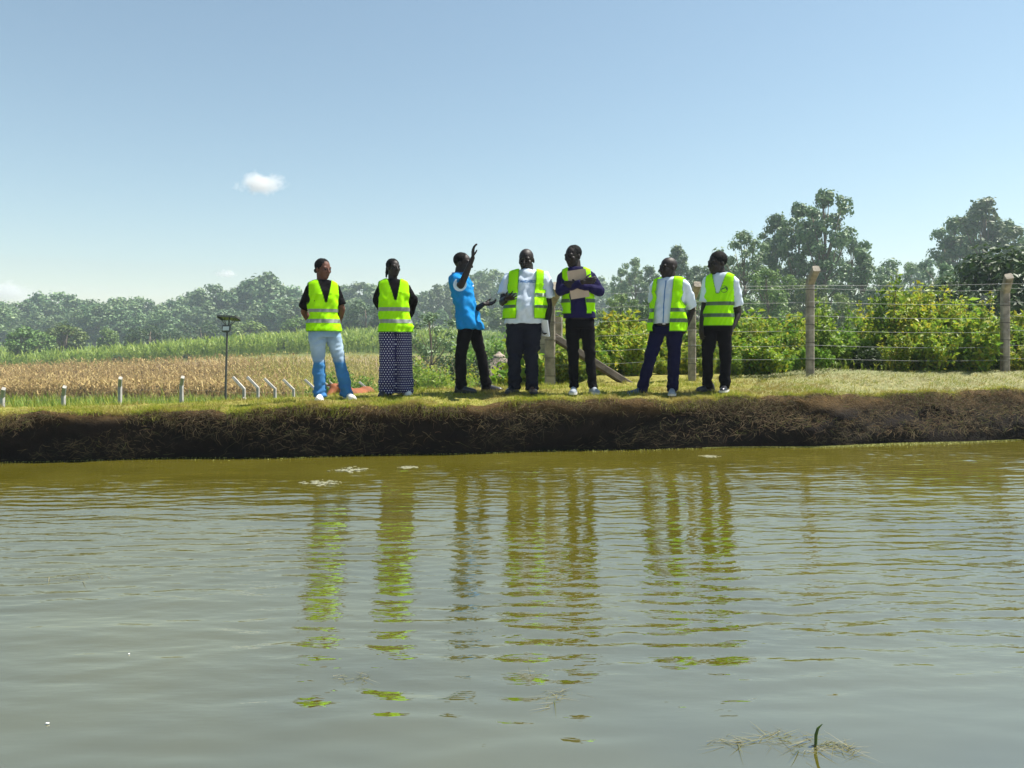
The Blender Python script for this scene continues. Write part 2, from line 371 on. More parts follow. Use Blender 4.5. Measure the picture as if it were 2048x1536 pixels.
def tube(path, radii, seg=6):
    P = [Vector(p) for p in path]; V = []; F = []
    for i, p in enumerate(P):
        d = (P[min(i+1, len(P)-1)]-P[max(i-1, 0)]).normalized()
        a = d.orthogonal().normalized()
        if i and abs(d.z) > .0:                       # keep frames from twisting
            a = (la-d*la.dot(d)).normalized()
        la = a; b_ = d.cross(a)
        for k in range(seg):
            an = 2*math.pi*k/seg
            V.append(p+(a*math.cos(an)+b_*math.sin(an))*radii[i])
    for i in range(len(P)-1):
        for k in range(seg):
            F.append((i*seg+k, i*seg+(k+1) % seg, (i+1)*seg+(k+1) % seg, (i+1)*seg+k))
    n0 = len(V); V += [P[0], P[-1]]
    for k in range(seg):
        F.append((n0, (k+1) % seg, k)); F.append((n0+1, (len(P)-1)*seg+k, (len(P)-1)*seg+(k+1) % seg))
    return V, F
def join(parts):
    V = []; F = []
    for v, f in parts:
        o = len(V); V += [tuple(q) for q in v]; F += [tuple(i+o for i in q) for q in f]
    return V, F
def ball_pts(n, r, shell=.55):
    d = r.normal(size=(n, 3)); d /= np.linalg.norm(d, axis=1)[:, None]
    return d*(shell+(1-shell)*r.random(n))[:, None]
M['bark'] = solid('grey_bark', (.16, .12, .085), .9, .35, 4, .5, 30)
M['euc'] = leafy('eucalyptus_leaves', [(.065, .135, .048), (.12, .19, .072), (.185, .255, .11), (.048, .105, .042)], .22, .5, .25)
M['broad'] = leafy('broad_leaves', [(.060, .125, .026), (.11, .185, .036), (.16, .23, .05), (.045, .09, .022)], .25, .5, .25)
M['dark'] = leafy('dark_glossy_leaves', [(.018, .045, .012), (.035, .07, .018), (.06, .105, .028), (.015, .035, .012)], .25, .5, .15, .25)
M['lime'] = leafy('yellow_green_leaves', [(.15, .26, .02), (.31, .37, .03), (.22, .33, .028), (.41, .36, .033), (.11, .21, .022), (.18, .29, .024)], .45, .5, .2)
M['weed'] = leafy('fresh_green_leaves', [(.085, .19, .022), (.16, .27, .028), (.23, .33, .033), (.06, .14, .018)], .45, .5, .2)
def eucalyptus(seed, H, ncl, leaves, lsize, spread=.20, low=.28, mat='euc', topround=1.0, cr_=.075):
    """tall slim trunk, rising limbs, many separate leaf clumps along the upper trunk"""
    r = np.random.default_rng(seed); parts = []
    lean = r.normal(0, .02*H, 2)
    tr = [(lean[0]*f*f+.01*H*math.sin(f*5+seed)*f, lean[1]*f*f, H*f*.93) for f in np.linspace(0, 1, 9)]
    parts.append(tube(tr, [H*.016*(1-.85*f)+.001 for f in np.linspace(0, 1, 9)], 7))
    Cs = []; Rs = []
    for i in range(ncl):
        f = low+(1-low)*((i+.5)/ncl)**.85
        prof = (.35+1.0*math.sin(math.pi*min(1, (f-low)/(1-low)*.80+.12))**.8)*spread*H
        a = i*2.39996+r.normal(0, .4); rr = prof*(.25+.75*r.random())*(1 if f < .93 else .3)
        b0 = Vector(tr[min(8, int(f*.8*8))]); c = Vector((b0.x+rr*math.cos(a), b0.y+rr*math.sin(a), H*f))
        R = H*(cr_+cr_*.6*r.random())*(1.15 if f < .8 else .95)*topround
        Cs.append(c); Rs.append(R)
        m = b0.lerp(c, .55)+Vector((0, 0, -.03*H))
        parts.append(tube([b0, m, c], [H*.005, H*.0035, H*.0012], 4))
    tot = sum(R**2 for R in Rs); P = []; ON = []
    for c, R in zip(Cs, Rs):
        k = int(leaves*R*R/tot)
        q = ball_pts(k, r, .45)*np.array([R, R, R*.85]); q[:, 2] -= .25*np.abs(q[:, 0]+q[:, 1])*0
        wob = 1+.35*np.sin(q[:, :1]/R*5+seed)*np.cos(q[:, 1:2]/R*4)
        P.append(q*wob+np.array(c)); ON.append(q/(np.linalg.norm(q, axis=1)[:, None]+1e-9))
    P = np.concatenate(P)
    V, F = leaf_quads(P, lsize*r.uniform(.6, 1.4, len(P)), .3, .6, r, np.concatenate(ON))
    v, f = join(parts)
    return py_mesh('trunk', v, f, M['bark'], True), np_mesh('crown', V, F, M[mat])
def broad_tree(seed, H, Rw, leaves, lsize, mat, trunkf=.3, ncl=26):
    r = np.random.default_rng(seed); parts = []
    parts.append(tube([(0, 0, 0), (.02*H, 0, H*.25), (0, .02*H, H*.55), (.02*H, 0, H*.8)], [H*.03, H*.024, H*.016, H*.004], 7))
    P = []; ON = []
    for i in range(ncl):
        d = r.normal(size=3); d /= np.linalg.norm(d)
        c = np.array([d[0]*Rw*.72, d[1]*Rw*.72, H*(trunkf+(1-trunkf)*.5)+d[2]*H*(1-trunkf)*.36])
        R = Rw*r.uniform(.28, .46)
        parts.append(tube([(0, 0, H*.3), tuple(c*.5+np.array([0, 0, H*.2])), tuple(c)], [H*.01, H*.007, H*.002], 4))
        k = leaves//ncl; q = ball_pts(k, r, .5)*np.array([R, R, R*.85]); P.append(q+c); ON.append(q/R)
    P = np.concatenate(P)
    V, F = leaf_quads(P, lsize*r.uniform(.6, 1.4, len(P)), .5, .6, r, np.concatenate(ON))
    v, f = join(parts)
    return py_mesh('trunk', v, f, M['bark'], True), np_mesh('crown', V, F, M[mat])
def tree(name, protos, k, px, Y, top_py, label, group, cat='tree', wid=1.0, H0=1.0, base=None, rz=None):
    """stand a tree of prototype k on the ground at picture column px, distance Y, so that it is as tall as in the photo"""
    x = PX(px, Y); z = float(ground_z(x, Y)) if base is None else base
    h = PZ(top_py, Y)-z
    o = empty(name, (x, Y, z-.05), random.random()*6.28 if rz is None else rz)
    s = h/H0; o.scale = (s*wid, s*wid, s)
    tr, cr = protos[k]
    obj('trunk', tr, o); obj('crown', cr, o)
    return tag(o, label, cat, group)
# --- far eucalyptus wood, tree by tree along its skyline
FE = [eucalyptus(10+i, 1.0, [22, 26, 20, 28, 22, 24][i], 1900, .062, [.26, .20, .30, .24, .32, .20][i], [.18, .15, .30, .12, .3, .2][i], 'euc', 1.1) for i in range(6)]
sky_l = [(5, 606), (22, 612), (38, 608), (62, 612), (80, 590), (100, 604), (119, 588), (145, 594), (166, 603), (186, 604), (206, 610), (226, 600), (245, 598), (272, 597), (292, 602), (318, 612), (345, 603), (368, 598), (384, 588), (406, 592), (426, 574), (455, 588), (478, 578), (500, 562), (522, 556), (541, 551), (566, 576), (588, 578), (612, 590), (640, 588), (668, 585), (692, 575), (718, 570), (740, 574), (765, 585), (800, 590), (832, 592), (852, 586), (878, 574), (902, 570), (930, 560), (958, 546), (984, 544), (1008, 558), (1035, 566), (1065, 575), (1100, 578), (1135, 570), (1170, 566), (1205, 560)]
for i, (px, ty) in enumerate(sky_l):
    tree('eucalyptus_tree', FE, i*7 % 6, px, 262+(i*37 % 23), ty, nth(i+1)+' eucalyptus from the left along the skyline of the far wood', 'eucalyptus trees of the far wood', wid=1.15)
for i in range(54):
    px = -20+i*23+random.uniform(-8, 8); ty = 622+random.uniform(-14, 24)-(12 if 400 < px < 760 else 0)
    tree('eucalyptus_tree', FE, (i*5+2) % 6, px, 222+(i*29 % 31), ty, nth(i+1)+' lower tree from the left in front of the far wood', 'front trees of the far wood', wid=1.3)
# --- darker trees standing alone in the fields on the left
BT = [broad_tree(40, 1, .42, 2600, .065, 'broad', .18), broad_tree(41, 1, .5, 2600, .065, 'dark', .12), broad_tree(42, 1, .33, 2200, .06, 'broad', .3)]
for k, px, Y, ty, lab, w in [
    (2, 42, 120, 652, 'slim green field tree nearest the left edge', 1.0), (2, 82, 132, 660, 'small round tree between two slim field trees on the left', 1.1),
    (0, 128, 140, 645, 'broad light green tree rising above the cane on the left', 1.25), (1, 300, 150, 648, 'dark dense tree beyond the pink ploughed strip', 1.3),
    (2, 216, 150, 655, 'thin upright tree beside the pink ploughed strip', .9), (1, 236, 108, 706, 'small dark bush in the cane just left of the lamp post', .8),
    (1, 132, 104, 722, 'low dark bush at the edge of the dry maize', 1.2), (1, 340, 165, 655, 'dark tree at the right end of the pink ploughed strip', 1.2),
    (1, 375, 112, 706, 'low dark bush in the green cane right of the small dark bush', 1.4), (1, 400, 190, 640, 'dark rounded tree at the foot of the far wood', 1.5),
    (0, 497, 175, 640, 'pale rounded tree at the foot of the wood behind the lamp post', 1.6), (1, 560, 118, 676, 'dark bush on the cane edge left of the jeans woman', 1.3),
    (0, 600, 170, 632, 'rounded tree behind the left shoulder of the jeans woman', 1.5), (1, 732, 165, 600, 'dark tree between the two women', 1.2),
    (0, 655, 175, 640, 'rounded tree hidden behind the jeans woman', 1.4), (0, 940, 160, 600, 'pale tree behind the man in the blue shirt', 1.2), (0, 1010, 170, 610, 'pale tree left of the man in the white T-shirt', 1.2), (0, 1120, 150, 600, 'pale tree between the white T-shirt man and the folder man', 1.3)]:
    tree('field_tree', BT, k, px, Y, ty, lab, 'trees and bushes in the fields', wid=w)
# --- thin sapling beside the polka-dot trousers
SP = [eucalyptus(77, 1.0, 26, 1700, .030, .24, .22, 'euc', .75)]
tree('sapling', SP, 0, 862, 48, 628, 'thin open sapling right of the woman in polka-dot trousers', None, wid=1.25)
# --- tall eucalypts on the right, nearer
NE_ = [eucalyptus(60, 1.0, 44, 7000, .024, .17, .16, 'euc', 1, .036), eucalyptus(61, 1.0, 36, 5600, .025, .14, .20, 'euc', 1, .034), eucalyptus(62, 1.0, 48, 7500, .024, .21, .12, 'euc', 1, .039), eucalyptus(63, 1.0, 34, 6500, .028, .24, .12, 'broad', 1, .06)]
for k, px, Y, ty, lab, w in [
    (2, 1490, 84, 466, 'rounded eucalyptus just right of the man with the round vest logo', 1.1), (1, 1552, 96, 432, 'slender eucalyptus left of the tallest tree', 1.2),
    (0, 1600, 92, 412, 'eucalyptus second from the left of the tall right-hand clump', 1.05), (0, 1652, 88, 386, 'tallest eucalyptus of the right-hand clump', 1.15),
    (2, 1700, 100, 478, 'low eucalyptus right of the tallest tree', .9), (1, 1722, 82, 506, 'small leafy tree left of the gap in the right-hand wood', 1.3),
    (0, 1905, 110, 440, 'left tree of the tall pair near the right edge', 1.1), (2, 1938, 118, 428, 'middle tree of the tall group near the right edge', .95),
    (1, 1974, 106, 401, 'tall pointed eucalyptus near the right edge', 1.5), (0, 2012, 112, 446, 'right tree of the tall group near the right edge', 1.1),
    (3, 1452, 120, 520, 'grey tree behind the man with the round vest logo', 1.2), (3, 1540, 70, 540, 'bushy tree below the slender eucalypts', 1.3),
    (3, 1610, 78, 560, 'bushy tree behind the left concrete post', 1.2), (1, 1352, 120, 494, 'eucalyptus showing above the man with the blue shirt placket', 1.2),
    (1, 1392, 128, 534, 'eucalyptus between the two men on the right', 1.2), (0, 1270, 150, 520, 'hazy eucalyptus top left of the man with the blue shirt placket', 1.1),
    (0, 1244, 160, 540, 'hazy eucalyptus right of the folder man', 1.1), (1, 1300, 150, 535, 'slim hazy eucalyptus beside the bald man on the right', 1.1),
    (3, 1240, 70, 590, 'olive bushy tree right of the folder man', 1.2), (3, 1300, 62, 600, 'olive bushy tree left of the bald man with the blue placket', 1.25),
    (3, 1395, 75, 585, 'bushy tree between the two right-hand men', 1.2), (3, 1780, 130, 524, 'grey tree in the gap of the right-hand wood', 1.2),
    (2, 1820, 150, 528, 'hazy tree in the gap left of the pointed conifer shape', 1.2), (2, 1856, 150, 520, 'hazy tree beside the tall group near the right edge', 1.1),
    (1, 1888, 70, 530, 'small upright tree left of the dark round tree', 1.3), (3, 1680, 66, 590, 'bushy tree right of the left concrete post', 1.3),
    (3, 1760, 60, 600, 'bushy tree behind the tall stems of the thicket', 1.3), (3, 1835, 64, 610, 'bushy tree behind the yellow thicket', 1.3), (3, 1480, 58, 600, 'bushy tree low behind the wire fence', 1.3)]:
    tree('eucalyptus_tree' if k != 3 else 'bushy_tree', NE_, k, px, Y, ty, lab, 'trees of the right-hand wood', wid=w*.88)
MG = [broad_tree(90, 1, .62, 9000, .05, 'dark', .05, 40)]
tree('dark_round_tree', MG, 0, 2010, 27, 497, 'dark glossy round tree behind the right concrete post', None, wid=1.0)
tree('dark_round_tree', MG, 0, 1160, 60, 640, 'dark shrubby tree low behind the folder man', None, wid=1.0)
# --- shrubs
def shrub(seed, R, H, leaves, lsize, mat, stems=9, asp=.5):
    r = np.random.default_rng(seed); parts = []; P = []
    for i in range(stems):
        a = i*2.4+r.normal(0, .3); rr = R*(.2+.8*r.random())*.8; h = H*r.uniform(.6, 1.0)*(1-.35*(rr/R)**2)
        tip = np.array([math.cos(a)*rr, math.sin(a)*rr, h])
        parts.append(tube([(tip[0]*.1, tip[1]*.1, 0), tuple(tip*[.5, .5, .55]), tuple(tip)], [.012*H, .008*H, .003*H], 4))
        k = leaves//stems
        f = r.random(k)**.6; base = tip[None]*np.stack([f, f, f], 1)
        sp = R*(.42-.22*f)[:, None]
        q = base+ball_pts(k, r, .2)*sp*np.array([1, 1, .8]); q[:, 2] = np.abs(q[:, 2])
        P.append(q)
    P = np.concatenate(P); V, F = leaf_quads(P, lsize*r.uniform(.55, 1.35, len(P)), .6, asp, r)
    v, f = join(parts)
    return py_mesh('stems', v, f, M['stem'], True), np_mesh('foliage', V, F, M[mat])
def stalky(seed, H, ns, leaves, lsize, mat, spread):
    """a few tall upright stems leafy along their length"""
    r = np.random.default_rng(seed); parts = []; P = []
    for i in range(ns):
        a = r.random()*6.28; b0 = np.array([math.cos(a), math.sin(a), 0])*spread*.4*r.random(); h = H*r.uniform(.55, 1)
        tip = b0+np.array([math.cos(a)*spread*r.random(), math.sin(a)*spread*r.random(), h])
        parts.append(tube([tuple(b0), tuple(b0*.4+tip*.6+r.normal(0, .02, 3)), tuple(tip)], [.008, .006, .003], 4))
        k = leaves//ns; f = r.random(k); P.append(b0+(tip-b0)*f[:, None]+r.normal(0, 1, (k, 3))*(np.array([.085, .085, .05])*(1.15-f*.75)[:, None]))
    P = np.concatenate(P); P[:, 2] = np.abs(P[:, 2]); V, F = leaf_quads(P, lsize*r.uniform(.6, 1.3, len(P)), .4, .5, r)
    v, f = join(parts)
    return py_mesh('stems', v, f, M['stem'], True), np_mesh('foliage', V, F, M[mat])
M['stem'] = solid('green_brown_stems', (.12, .10, .04), .8, .3, 8)
SH = {'lime': [shrub(100+i, .55, .85, 2000, .085, 'lime', 12) for i in range(2)],
      'weed': [shrub(110+i, .55, .80, 2000, .092, 'weed', 12) for i in range(2)],
      'dark': [shrub(120, .62, .90, 2600, .085, 'dark', 14, .6)],
      'wlime': [shrub(140, .55, .85, 4200, .036, 'lime', 16)], 'wweed': [shrub(141, .55, .85, 4200, .036, 'weed', 16)], 'wdark': [shrub(142, .55, .85, 4200, .036, 'dark', 16)],
      'stalk': [stalky(130+i, 1.7, 5, 700, .09, ['lime', 'weed'][i], .28) for i in range(2)]}
def put_shrub(kind_, i, px, Y, top_py, label, group, wid=1.0, base=None):
    x = PX(px, Y); z = float(ground_z(x, Y)) if base is None else base
    h0 = {'lime': .70, 'weed': .66, 'dark': .78, 'stalk': 1.55}.get(kind_, .72)
    s = max(.25, (PZ(top_py, Y)-z)/h0)
    o = empty('shrub' if kind_ != 'stalk' else 'tall_weed', (x, Y, z-.03), random.random()*6.28)
    o.scale = (s*wid, s*wid, s)
    st, fo = SH[kind_][i % len(SH[kind_])]
    obj('stems', st, o); obj('foliage', fo, o)
    return tag(o, label, 'shrub' if kind_ != 'stalk' else 'weed', group)
put_shrub('dark', 0, 1742, 12.3, 694, 'dark green rounded bush between the two right-hand posts', None, 1.15)
put_shrub('dark', 0, 1690, 13.0, 705, 'dark green bush beside the left concrete post', None, .9)
k = 0
for row, (Y0, dtop) in enumerate([(11.7, 34), (12.8, 10), (13.8, -4), (15.2, -14)]):
    px = 1085+row*13; num = 0
    while px < 2090:
        if px < 1330: top = 692-(22 if 1210 < px < 1290 else 0); kd = 'lime'
        elif px < 1480: top = 690; kd = 'lime' if k % 3 else 'weed'
        elif px < 1620: top = 682; kd = 'weed' if k % 3 == 0 else 'lime'
        elif px < 1780: top = 690; kd = 'weed'
        elif px < 1960: top = 650; kd = 'lime' if k % 4 else 'weed'
        else: top = 680; kd = 'lime' if k % 2 else 'weed'
        if not (row == 0 and 1660 < px < 1790):
            num += 1; col = 'yellow green' if kd == 'lime' else 'fresh green'
            put_shrub(kd, k, px+random.uniform(-12, 12), Y0+random.uniform(-.25, .25), top-14+dtop+random.uniform(-18, 14),
                      col+' bush, '+nth(num)+' from the left in the '+['front', 'second', 'third', 'back'][row]+' row of the fence thicket', col+' bushes of the thicket', random.uniform(.9, 1.25))
        px += random.uniform(34, 48); k += 1
for num, (px, Y, ty, i) in enumerate(sorted([(1640, 12.6, 585, 1), (1655, 12.9, 600, 1), (1692, 12.8, 610, 1), (1575, 13, 625, 1), (1540, 13, 640, 0), (1776, 12.7, 545, 1), (1795, 12.9, 575, 0), (1812, 12.6, 585, 0), (1840, 13, 578, 0), (1868, 13.2, 570, 0), (1885, 12.8, 590, 0), (1905, 12.7, 600, 0), (1930, 13, 620, 0), (1955, 12.7, 590, 0), (1500, 13, 640, 0), (1245, 13, 640, 0), (1268, 13.3, 652, 0), (1282, 12.8, 660, 0), (1198, 13, 664, 1), (1740, 13.2, 600, 0)])):
    put_shrub('stalk', i, px, Y, ty, ('yellowing' if i == 0 else 'green')+' tall weed, '+nth(num+1)+' from the left of those rising above the thicket', ('yellowing' if i == 0 else 'green')+' tall stems of the thicket')
for px, Y, ty, kd, lab, w in [
    (705, 30, 742, 'weed', 'green bush behind the legs of the jeans woman', 1), (668, 28, 752, 'weed', 'low green bush left of the lying animal', 1),
    (850, 26, 728, 'weed', 'bright green bush right of the polka-dot trousers', 1.2), (885, 27, 735, 'lime', 'bright bush left of the black trouser leg', 1.2), (828, 30, 745, 'weed', 'green bush beside the polka-dot trousers', 1.2),
    (945, 30, 702, 'dark', 'dark bush between the legs of the man in blue', .9), (925, 31, 712, 'dark', 'dark bush behind the man in blue', .9), (985, 44, 676, 'weed', 'leafy green shrub above the thatched roof', 1.2),
    (1008, 46, 690, 'weed', 'leafy shrub right above the thatched roof', 1.1), (960, 46, 694, 'dark', 'dark shrub left of the thatched roof', 1.1), (1058, 30, 735, 'lime', 'bright bush right of the thatched hut', 1.1), (800, 34, 752, 'weed', 'low bush behind the polka-dot trousers', 1.2),
    (1085, 16, 738, 'lime', 'yellow green bush between the white T-shirt man and the corner post', 1.1), (945, 20, 760, 'lime', 'low bright plant between the legs of the man in blue', .9), (1045, 22, 752, 'lime', 'low bright plant between the legs of the white T-shirt man', .9)]:
    put_shrub('w'+kd, 0, px, Y, ty, lab, 'bushes below the bank', w)
# --- crops: dry maize, yellowing maize, cane, rough grass (uncountable)
M['maize'] = leafy('dry_maize', [(.20, .125, .045), (.34, .235, .09), (.48, .37, .15), (.27, .19, .065), (.12, .075, .03)], .3, .7)
M['ymaize'] = leafy('yellowing_maize', [(.31, .26, .05), (.20, .23, .03), (.42, .33, .085), (.15, .20, .03)], .35, .6)
M['cane'] = leafy('green_cane', [(.14, .23, .03), (.21, .30, .035), (.28, .34, .06), (.11, .19, .028)], .4, .5)
M['rough'] = leafy('rough_grass', [(.11, .20, .02), (.19, .26, .024), (.28, .28, .035), (.08, .16, .018)], .4, .6)
def crop(name, label, cat, mat, n, area, hmin, hmax, leaves, width, lw, wild=.5, drop=.3):
    P = area(n); x, y = P[:, 0], P[:, 1]; n = len(x)
    z = ground_z(x, y); H = rng.uniform(hmin, hmax, n); Vs = []; Fs = []; o = 0
    v, f = blades(np.stack([x, y, z], 1), H, np.full(n, width), rng.normal(0, .12, (n, 2))*H[:, None])
    Vs.append(v); Fs.append(f); o += len(v)
    for k in range(leaves):
        h0 = H*rng.uniform(.25, .92, n); a = rng.random(n)*6.28; L_ = H*rng.uniform(.18, .38, n)
        v, f = blades(np.stack([x, y, z+h0], 1), H*rng.uniform(-drop, wild*.4, n), np.full(n, lw)*rng.uniform(.6, 1.3, n), np.stack([np.cos(a)*L_, np.sin(a)*L_], 1), 0, a+1.57)
        Vs.append(v); Fs.append(f+o); o += len(v)
    tag(obj(name, np_mesh(name, np.concatenate(Vs), np.concatenate(Fs), M[mat])), label, cat, None, 'stuff')
def fan(px0, px1, y0, y1, p=1.0):
    def g(n):
        y = y0+(y1-y0)*rng.random(n)**p; px = rng.uniform(px0, px1, n)
        return np.stack([PX(px, y), y], 1)
    return g
def blend_edge(px0, px1, y0, y1, soft, p=1.0):
    def g(n):
        q = fan(px0, px1, y0, y1, p)(n); px = q[:, 0]/q[:, 1]*FPX+1024
        return q[rng.random(n) < 1-sstep(px1-soft, px1, px)] if soft > 0 else q[rng.random(n) < sstep(px0, px0-soft, px)]
    return g
crop('maize_field', 'field of dry brown standing maize', 'maize', 'maize', 14000, blend_edge(-160, 640, 50, 97, 190, 1.3), 1.5, 2.1, 4, .04, .095)
crop('yellowing_maize', 'field of yellowing maize behind the women', 'maize', 'ymaize', 9000, blend_edge(400, 960, 52, 100, -140, 1.2), 1.3, 1.9, 3, .04, .095)
crop('cane_field', 'band of bright green cane below the wood', 'cane', 'cane', 11000, fan(-120, 960, 112, 165, 1.1), 1.9, 2.9, 4, .10, .22, 1.2, .15)
crop('cane_field', 'far strip of green crop at the foot of the wood', 'cane', 'cane', 5000, fan(-120, 1200, 182, 215), 1.2, 2.0, 3, .14, .3, 1.2, .1)
crop('rough_grass', 'tall rough grass on the slope behind the bank', 'grass', 'rough', 15000, fan(-60, 1010, 16, 49, .8), .35, .95, 3, .02, .035, 1.6, .0)
crop('rough_grass', 'rough grass under the thicket', 'grass', 'rough', 2500, fan(1060, 2100, 11.7, 16), .08, .22, 3, .012, .02, 1.6, .0)
# ================================================================== people
from mathutils.bvhtree import BVHTree
def cap(p0, p1, r0, r1, seg=12):
    """tapered capsule"""
    p0, p1 = Vector(p0), Vector(p1); d = p1-p0
    d = d.normalized() if d.length > 1e-6 else Vector((0, 0, 1))
    a = d.orthogonal().normalized(); b_ = d.cross(a); V = []; F = []; rings = []
    for an in (-80, -45, 0): rings.append((p0+d*r0*math.sin(rad(an)), r0*math.cos(rad(an))))
    for an in (0, 45, 80): rings.append((p1+d*r1*math.sin(rad(an)), r1*math.cos(rad(an))))
    for c, r in rings:
        for k in range(seg):
            t = 2*math.pi*k/seg; V.append(c+(a*math.cos(t)+b_*math.sin(t))*r)
    for i in range(5):
        for k in range(seg): F.append((i*seg+k, i*seg+(k+1) % seg, (i+1)*seg+(k+1) % seg, (i+1)*seg+k))
    F.append(tuple(reversed(range(seg)))); F.append(tuple(range(5*seg, 6*seg)))
    return V, F
def cone(p0, p1, r0, r1, seg=16):
    p0, p1 = Vector(p0), Vector(p1); d = (p1-p0).normalized(); a = d.orthogonal().normalized(); b_ = d.cross(a)
    V = [c+(a*math.cos(2*math.pi*k/seg)+b_*math.sin(2*math.pi*k/seg))*r for c, r in ((p0, r0), (p1, r1)) for k in range(seg)]
    F = [(k, (k+1) % seg, seg+(k+1) % seg, seg+k) for k in range(seg)]+[tuple(reversed(range(seg))), tuple(range(seg, 2*seg))]
    return V, F
def ell(c, r, R=None, seg=18, ring=11):
    c = Vector(c); V = []; F = []
    for i in range(1, ring):
        ph = math.pi*i/ring
        for k in range(seg):
            t = 2*math.pi*k/seg
            v = Vector((r[0]*math.sin(ph)*math.cos(t), r[1]*math.sin(ph)*math.sin(t), -r[2]*math.cos(ph))); V.append(c+(R @ v if R else v))
    for i in range(ring-2):
        for k in range(seg): F.append((i*seg+k, i*seg+(k+1) % seg, (i+1)*seg+(k+1) % seg, (i+1)*seg+k))
    F.append(tuple(reversed(range(seg)))); F.append(tuple(range((ring-2)*seg, (ring-1)*seg)))
    return V, F
def loft_pts(rings):
    seg = len(rings[0]); V = [v for r in rings for v in r]; F = []
    for i in range(len(rings)-1):
        for k in range(seg): F.append((i*seg+k, i*seg+(k+1) % seg, (i+1)*seg+(k+1) % seg, (i+1)*seg+k))
    F.append(tuple(reversed(range(seg)))); F.append(tuple(range((len(rings)-1)*seg, len(rings)*seg)))
    return V, F
def ring(c, rx, ry, yaw=0, seg=32, p=2.3):
    out = []; cy_, sy_ = math.cos(yaw), math.sin(yaw)
    for k in range(seg):
        t = 2*math.pi*k/seg; s, c_ = math.sin(t), -math.cos(t)
        x = rx*math.copysign(abs(s)**(2/p), s); y = ry*math.copysign(abs(c_)**(2/p), c_)
        out.append(Vector((c[0]+x*cy_-y*sy_, c[1]+x*sy_+y*cy_, c[2])))
    return out
def remesh(parts, voxel, smooth=3, deci=None, wr=None):
    """union of closed shapes as one continuous surface"""
    V, F = join(parts); me = bpy.data.meshes.new('tmp'); me.from_pydata(V, [], F); me.update()
    o = bpy.data.objects.new('tmp', me); COL.objects.link(o)
    r = o.modifiers.new('r', 'REMESH'); r.mode = 'VOXEL'; r.voxel_size = voxel
    if smooth:
        s = o.modifiers.new('s', 'SMOOTH'); s.factor = .5; s.iterations = smooth
    if deci and not wr:
        d = o.modifiers.new('d', 'DECIMATE'); d.ratio = deci
    dg = bpy.context.evaluated_depsgraph_get(); out = bpy.data.meshes.new_from_object(o.evaluated_get(dg))
    bpy.data.objects.remove(o); bpy.data.meshes.remove(me)
    if wr:
        n = len(out.vertices); co = np.empty(n*3, np.float32); no = np.empty(n*3, np.float32)
        out.vertices.foreach_get('co', co); out.vertex_normals.foreach_get('vector', no)
        co = co.reshape(-1, 3); no = no.reshape(-1, 3)
        co = co+no*wr(co)[:, None]; out.vertices.foreach_set('co', co.ravel().astype(np.float32))
        if deci:
            o = bpy.data.objects.new('tmp', out); COL.objects.link(o); d = o.modifiers.new('d', 'DECIMATE'); d.ratio = deci
            dg = bpy.context.evaluated_depsgraph_get(); o2 = bpy.data.meshes.new_from_object(o.evaluated_get(dg))
            bpy.data.objects.remove(o); out = o2
    out.polygons.foreach_set('use_smooth', [True]*len(out.polygons))
    return out
def part(name, me, m, parent):
    me.name = name; me.materials.clear(); me.materials.append(m); return obj(name, me, parent)
def folds(amp, fz=22, fx=7, seed=0., legs_=False):
    """soft cloth folds: oblique creases"""
    def w(co):
        x, y, z = co[:, 0], co[:, 1], co[:, 2]
        q = np.array([mnoise.noise((a*fx+seed, b_*fx, c*fz*.5+a*6)) for a, b_, c in co])
        q2 = np.array([mnoise.noise((a*fx*2.2+seed+9, b_*fx*2, c*fz*1.1-a*9)) for a, b_, c in co])
        g = 1+1.3*np.exp(-((z-.10)/.10)**2)+.7*np.exp(-((z-.50)/.09)**2) if legs_ else 1.
        return amp*g*(q+.85*q2)
    return w
def hand(w, d, n, side, curl=.3, spread=.12, sc=1.0):
    w = Vector(w); d = Vector(d).normalized(); n = Vector(n); n = (n-d*n.dot(d)).normalized(); l = d.cross(n)*side; P = []
    for i in range(4):
        off = (.030, .010, -.010, -.028)[i]*sc; ln = (.078, .086, .080, .062)[i]*sc
        st = w+d*(.088, .092, .088, .080)[i]*sc+l*off
        P.append(cap(w+l*off*.6+d*.01*sc, st, .015*sc, .0125*sc, 10))
        sp = spread*(1.1, .3, -.45, -1.2)[i]; p = st; a = curl*.5
        cu = curl*(1+.15*i)
        for fr, r0, r1 in ((.45, .0105, .0095), (.31, .0095, .0085), (.24, .0085, .007)):
            dv = (d*math.cos(a)+n*math.sin(a)+l*sp).normalized(); q = p+dv*ln*fr
            P.append(cap(p, q, r0*sc, r1*sc, 8)); p = q; a += cu
    p = w+d*.028*sc+l*.022*sc; q = p+(d*.55+l*.75+n*.35).normalized()*.045*sc; P.append(cap(p, q, .015*sc, .012*sc, 8))
    P.append(cap(q, q+(d*.85+l*.35+n*.35).normalized()*.034*sc, .0115*sc, .0085*sc, 8))
    return P
TM = [(.78, .158, .112), (.86, .166, .118), (.95, .160, .112), (1.03, .154, .107), (1.12, .160, .112), (1.22, .174, .118), (1.29, .186, .120), (1.355, .192, .112), (1.392, .187, .098), (1.418, .158, .086), (1.437, .120, .076), (1.449, .090, .070), (1.458, .070, .066)]
TF = [(.76, .168, .122), (.84, .172, .125), (.93, .155, .110), (1.01, .138, .098), (1.10, .142, .104), (1.19, .152, .118), (1.25, .160, .118), (1.305, .167, .104), (1.342, .164, .090), (1.368, .140, .080), (1.386, .106, .072), (1.398, .080, .064), (1.406, .060, .058)]
